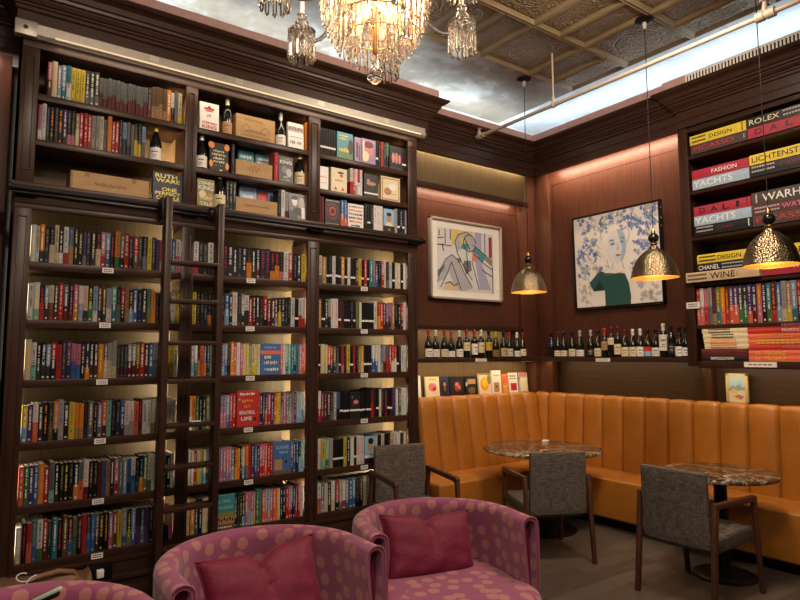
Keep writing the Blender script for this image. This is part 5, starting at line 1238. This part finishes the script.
# ------------------------------------------------------------------ sprinkler pipe below the ceiling
pp=empty('sprinkler_pipe',(4.31,2.5,3.885),0,'cream painted sprinkler pipe running below the tin ceiling','pipe')
m=MB(); m.tube([(0,-4.5,0),(0,2.06,0)],.0175,14); m.build('pipe',m_pipe,pp,smooth=40)
m=MB(); m.tube([(0,2.05,0),(0,2.10,0)],.028,14); m.tube([(0,2.075,-.01),(0,2.075,.05)],.022,12); m.tube([(0,2.0,0),(0,2.03,0)],.026,14); m.build('elbow',m_pipe,pp,smooth=40)
m=MB(); m.lathe([(0,.05),(.012,.05),(.012,.075),(.028,.08),(.028,.085),(.006,.09),(0,.10)],14,(0,2.075,0)); m.build('sprinkler_head',m_pink,pp,smooth=40)
for yy in (1.085,-2.2):
    m=MB(); m.tube([(0,yy,.03),(0,yy,ZC-3.885)],.008,8); m.lathe([(.014,.02),(.018,.04),(.012,.075),(0,.076)],12,(0,yy,0)); m.tube([(-.0001,yy-.012,.0),(.0001,yy+.012,.0)],.027,14); m.build('hanger',m_pipe,pp,smooth=40)
# clamp and second sprinkler head near the right edge of the picture
yc=on(764,15,0,4.31).y-2.5
m=MB(); m.tube([(0,yc-.07,0),(0,yc-.02,0)],.034,14); m.tube([(0,yc+.0,0),(0,yc+.05,0)],.034,14); m.tube([(0,yc-.02,0),(0,yc,0)],.027,14); m.tube([(0,yc,0),(0,yc-.01,.10)],.016,10); m.build('tee_joint',m_pipe,pp,smooth=40)
m=MB(); m.lathe([(0,.09),(.03,.095),(.034,.11),(.03,.14),(.012,.15),(0,.152)],14,(0,yc-.01,0)); m.build('sprinkler_head',m_pink,pp,smooth=40)

# ------------------------------------------------------------------ crystal chandelier
t=NT('crystal_glass'); t.set(base_color=(.96,.93,.88),roughness=.03,ior=1.36,transmission_weight=.95); m_crys=t.m
m_cbulb=emit('candle_bulb',(1,.55,.22),2.6)
m_gilt=flat('gilt_metal',(.45,.30,.12),.3,1)
CC=(1.272,1.936); ZB=2.70
cn=empty('chandelier',(CC[0],CC[1],ZB),0,'glowing crystal chandelier with tiers of hanging glass rods and curved glass arms','chandelier')
def crystal_geo(mb,x,y,zt,L,r,tw=0):
    mb.lathe([(0,zt+.012),(r*.8,zt+.008),(r*.8,zt+.002),(r*.35,zt)],6,(x,y,0))
    mb.lathe([(r*.35,zt),(r,zt-.008),(r,zt-L+.012),(0,zt-L)],6,(x,y,0))
TIERS=[(.105,2.845,.090,19),(.150,2.905,.105,27),(.130,2.915,.10,20),(.184,2.965,.115,32),(.165,2.97,.10,24),(.206,3.03,.12,37),(.185,3.03,.11,28),(.218,3.10,.125,38),(.20,3.09,.11,28)]
spots=[]
for ti,(r,zt,L,n) in enumerate(TIERS):
    m=MB(); m.tube([(r*math.cos(2*math.pi*q_/40),r*math.sin(2*math.pi*q_/40),zt+.013-ZB) for q_ in range(41)],.0028,6); m.build('tier_ring',m_gilt,cn,smooth=40)
    for k in range(n):
        a=2*math.pi*(k+.5*(ti%2))/n; spots.append((r*math.cos(a),r*math.sin(a),zt-ZB,L*(1+.06*math.sin(k*5.1)),.0068))
    for k in range(n): pass
near=sorted(spots,key=lambda s:(s[2],(s[0]*_fw.x+s[1]*_fw.y)))
proto=None; P={}
for k,s in enumerate(near[:100]):
    key=round(s[3],2)
    if key not in P:
        m=MB(); crystal_geo(m,0,0,0,key,s[4]); o=m.build('crystal',m_crys,cn); P[key]=o
    else:
        o=P[key].copy(); col.objects.link(o); o.parent=cn
    o.location=(s[0],s[1],s[2])
m=MB()
for s in near[100:]: crystal_geo(m,s[0],s[1],s[2],s[3],s[4])
AR=[R(25+60*k) for k in range(6)]; rx=Vector((_r.x,_r.y)); fyv=Vector((_fw.x,_fw.y)).normalized()
arms=[]
for a in AR:
    d=rx*math.cos(a)+fyv*math.sin(a); arms.append(d); c=d*.40
    for k in range(11):
        b=2*math.pi*k/11; crystal_geo(m,c.x+.052*math.cos(b),c.y+.052*math.sin(b),.285,.118,.0098)
    for k in range(4):
        b=2*math.pi*k/4; crystal_geo(m,c.x+.018*math.cos(b),c.y+.018*math.sin(b),.275,.085,.006)
o=m.build('crystals',m_crys,cn); o['kind']='stuff'
for d in arms:
    pts=[]
    for k in range(15):
        f_=k/14; rr=.03+.37*f_; z=.50-.34*math.sin(f_*math.pi*.80)*(f_**.55)*.95+ (0.02 if k==14 else 0); pts.append((d.x*rr,d.y*rr,z))
    m=MB(); m.tube(pts,.0085,8); m.build('arm',m_crys,cn,smooth=60)
    c=d*.40
    m=MB(); m.lathe([(.010,.29),(.058,.298),(.061,.306),(.034,.316),(.024,.33),(.030,.345),(.018,.36),(.022,.38),(.012,.385),(0,.386)],18,(c.x,c.y,0)); m.build('candle_cup',m_crys,cn,smooth=50)
    m=MB(); m.lathe([(.010,.385),(.010,.46),(.013,.47),(.009,.50),(0,.52)],12,(c.x,c.y,0)); m.build('candle',m_white,cn,smooth=50)
m=MB(); m.lathe([(0,.0),(.016,.003),(.028,.014),(.033,.03),(.028,.047),(.016,.058),(.006,.062),(.006,.075),(.012,.08),(0,.09)],20); o=m.build('drop_ball',m_crys,cn,smooth=60); o.location=(0,0,-.035)
m=MB(); m.tube([(0,0,.085),(0,0,1.62)],.010,10); m.lathe([(0,1.60),(.08,1.62),(.09,1.68),(0,1.68)],24); m.build('stem',m_gilt,cn,smooth=40)
for k in range(26):
    a=k*2.4; zz=.19+.0135*k; rr=(.03+.55*(zz-.13))*(.5+.5*((k*5)%7)/6); rr=min(rr,.16)
    m=MB(); m.lathe([(0,-.035),(.012,-.025),(.017,0),(.011,.03),(0,.045)],10,(rr*math.cos(a),rr*math.sin(a),zz)); m.build('bulb',m_cbulb,cn,smooth=60)
def light(name,kind,loc,energy,color,size=.1,size_y=None,rot=None,aim=None,spread=None,rad=None):
    li=bpy.data.lights.new(name,kind); li.energy=energy; li.color=color
    if kind=='AREA':
        li.size=size
        if size_y: li.shape='RECTANGLE'; li.size_y=size_y
        if spread: li.spread=R(spread)
    else: li.shadow_soft_size=size
    o=bpy.data.objects.new(name,li); col.objects.link(o); o.location=loc
    if aim is not None:
        o.rotation_euler=Vector(aim).to_track_quat('-Z','Y').to_euler()
    if rot: o.rotation_euler=rot
    return o
light('chandelier_light','POINT',(CC[0],CC[1],ZB+.36),15,(1,.66,.38),.12)

# ------------------------------------------------------------------ lights of the room
COOL=(.70,.87,1.0); WARM=(1,.70,.42)
def strip(name,a,b,energy,color,aim,width=.03,spread=None):
    a=Vector(a); b=Vector(b); L=(b-a).length; d=(b-a).normalized(); z=-Vector(aim).normalized(); x=d; y=z.cross(x).normalized(); z=x.cross(y)
    li=bpy.data.lights.new(name,'AREA'); li.shape='RECTANGLE'; li.size=L; li.size_y=width; li.energy=energy; li.color=color
    if spread: li.spread=R(spread)
    o=bpy.data.objects.new(name,li); col.objects.link(o)
    M_=Matrix((x,y,z)).transposed().to_4x4(); M_.translation=(a+b)/2; o.matrix_world=M_; return o
# cove light above the cornice
strip('cove_light',(3.55,4.86,4.02),(5.25,4.86,4.02),10,COOL,(0,.15,1),spread=150)
strip('cove_light',(.0,4.66,4.02),(3.35,4.66,4.02),24,COOL,(0,.1,1))
strip('cove_light',(5.50,4.75,4.02),(5.50,-.5,4.02),14.5,COOL,(.1,0,1),spread=150)
# warm strips hidden behind the cornice and below the lit fascia
strip('valance_light',(3.45,4.752,3.72),(5.2,4.752,3.72),13,(1,.84,.50),(0,.22,-1))
strip('valance_light',(5.345,4.62,3.72),(5.345,3.05,3.72),24,(1,.70,.50),(.35,0,-1))
strip('fascia_light',(3.45,4.825,3.335),(5.15,4.825,3.335),8.5,(1,.70,.50),(0,.3,-1))
strip('valance_light',(-2.4,4.775,3.70),(.12,4.775,3.70),20,(1,.74,.56),(0,.3,-1))
strip('niche_light',(3.5,4.96,1.868),(5.1,4.96,1.868),2.4,(1,.78,.48),(0,.3,-1))
strip('under_shelf_light',(3.46,4.84,1.53),(5.35,4.84,1.53),5.0,(1,.72,.42),(0,.45,-1))
strip('under_shelf_light',(5.38,4.75,1.53),(5.38,3.05,1.53),3.2,(1,.76,.46),(.6,0,-1))
strip('under_shelf_light',(5.40,2.88,1.48),(5.40,1.0,1.48),4.0,(1,.78,.50),(.6,0,-1))
# strip light along the bookcase top
strip('bookcase_strip',(.4,D-.075,3.612),(3.35,D-.075,3.612),4.2,(1,.80,.55),(0,.28,-1))
# vertical strips behind the right hand stile of every compartment
for bi,(x0,x1) in enumerate(BAYS):
    tops=[2.525]+[z-.05 for z in LZ[:-1]]
    for zb,zt2 in list(zip(LZ,tops))+list(zip(UZ,[3.57,UZ[0]-.042,UZ[1]-.042])):
        up=zb>2.6; e=(2.7 if not up else 1.2)
        strip('shelf_light',(x1+.014,D+.05,zb+.03),(x1+.014,D+.05,zt2-.03),e,(1,.85,.56) if not up else (1,.68,.36),(-.40,1,0),.012,118)
        if not up: strip('shelf_light',(x0-.014,D+.05,zb+.05),(x0-.014,D+.05,zt2-.015),.45 if bi==0 else .12,(1,.84,.55),(.5,1,0),.012,160)
# unseen overhead area lights, added to raise the general warm light
for p,e in (((-.8,-.6,3.9),42),((2.4,-1.0,3.9),20),((.8,1.2,4.1),62),((3.5,2.0,4.15),76)):
    light('fill_light','AREA',p,e,(1,.80,.62),.7,.7,aim=(.25 if p[0]<2 else .1,.55,-1))
w_=bpy.data.worlds.new('room_world'); sc.world=w_; w_.use_nodes=True; w_.node_tree.nodes['Background'].inputs[0].default_value=(1,.86,.74,1); w_.node_tree.nodes['Background'].inputs[1].default_value=.075
sc.view_settings.view_transform='Standard'; sc.view_settings.look='None'; sc.view_settings.gamma=1; sc.view_settings.exposure=0.08
sc.view_settings.use_curve_mapping=False
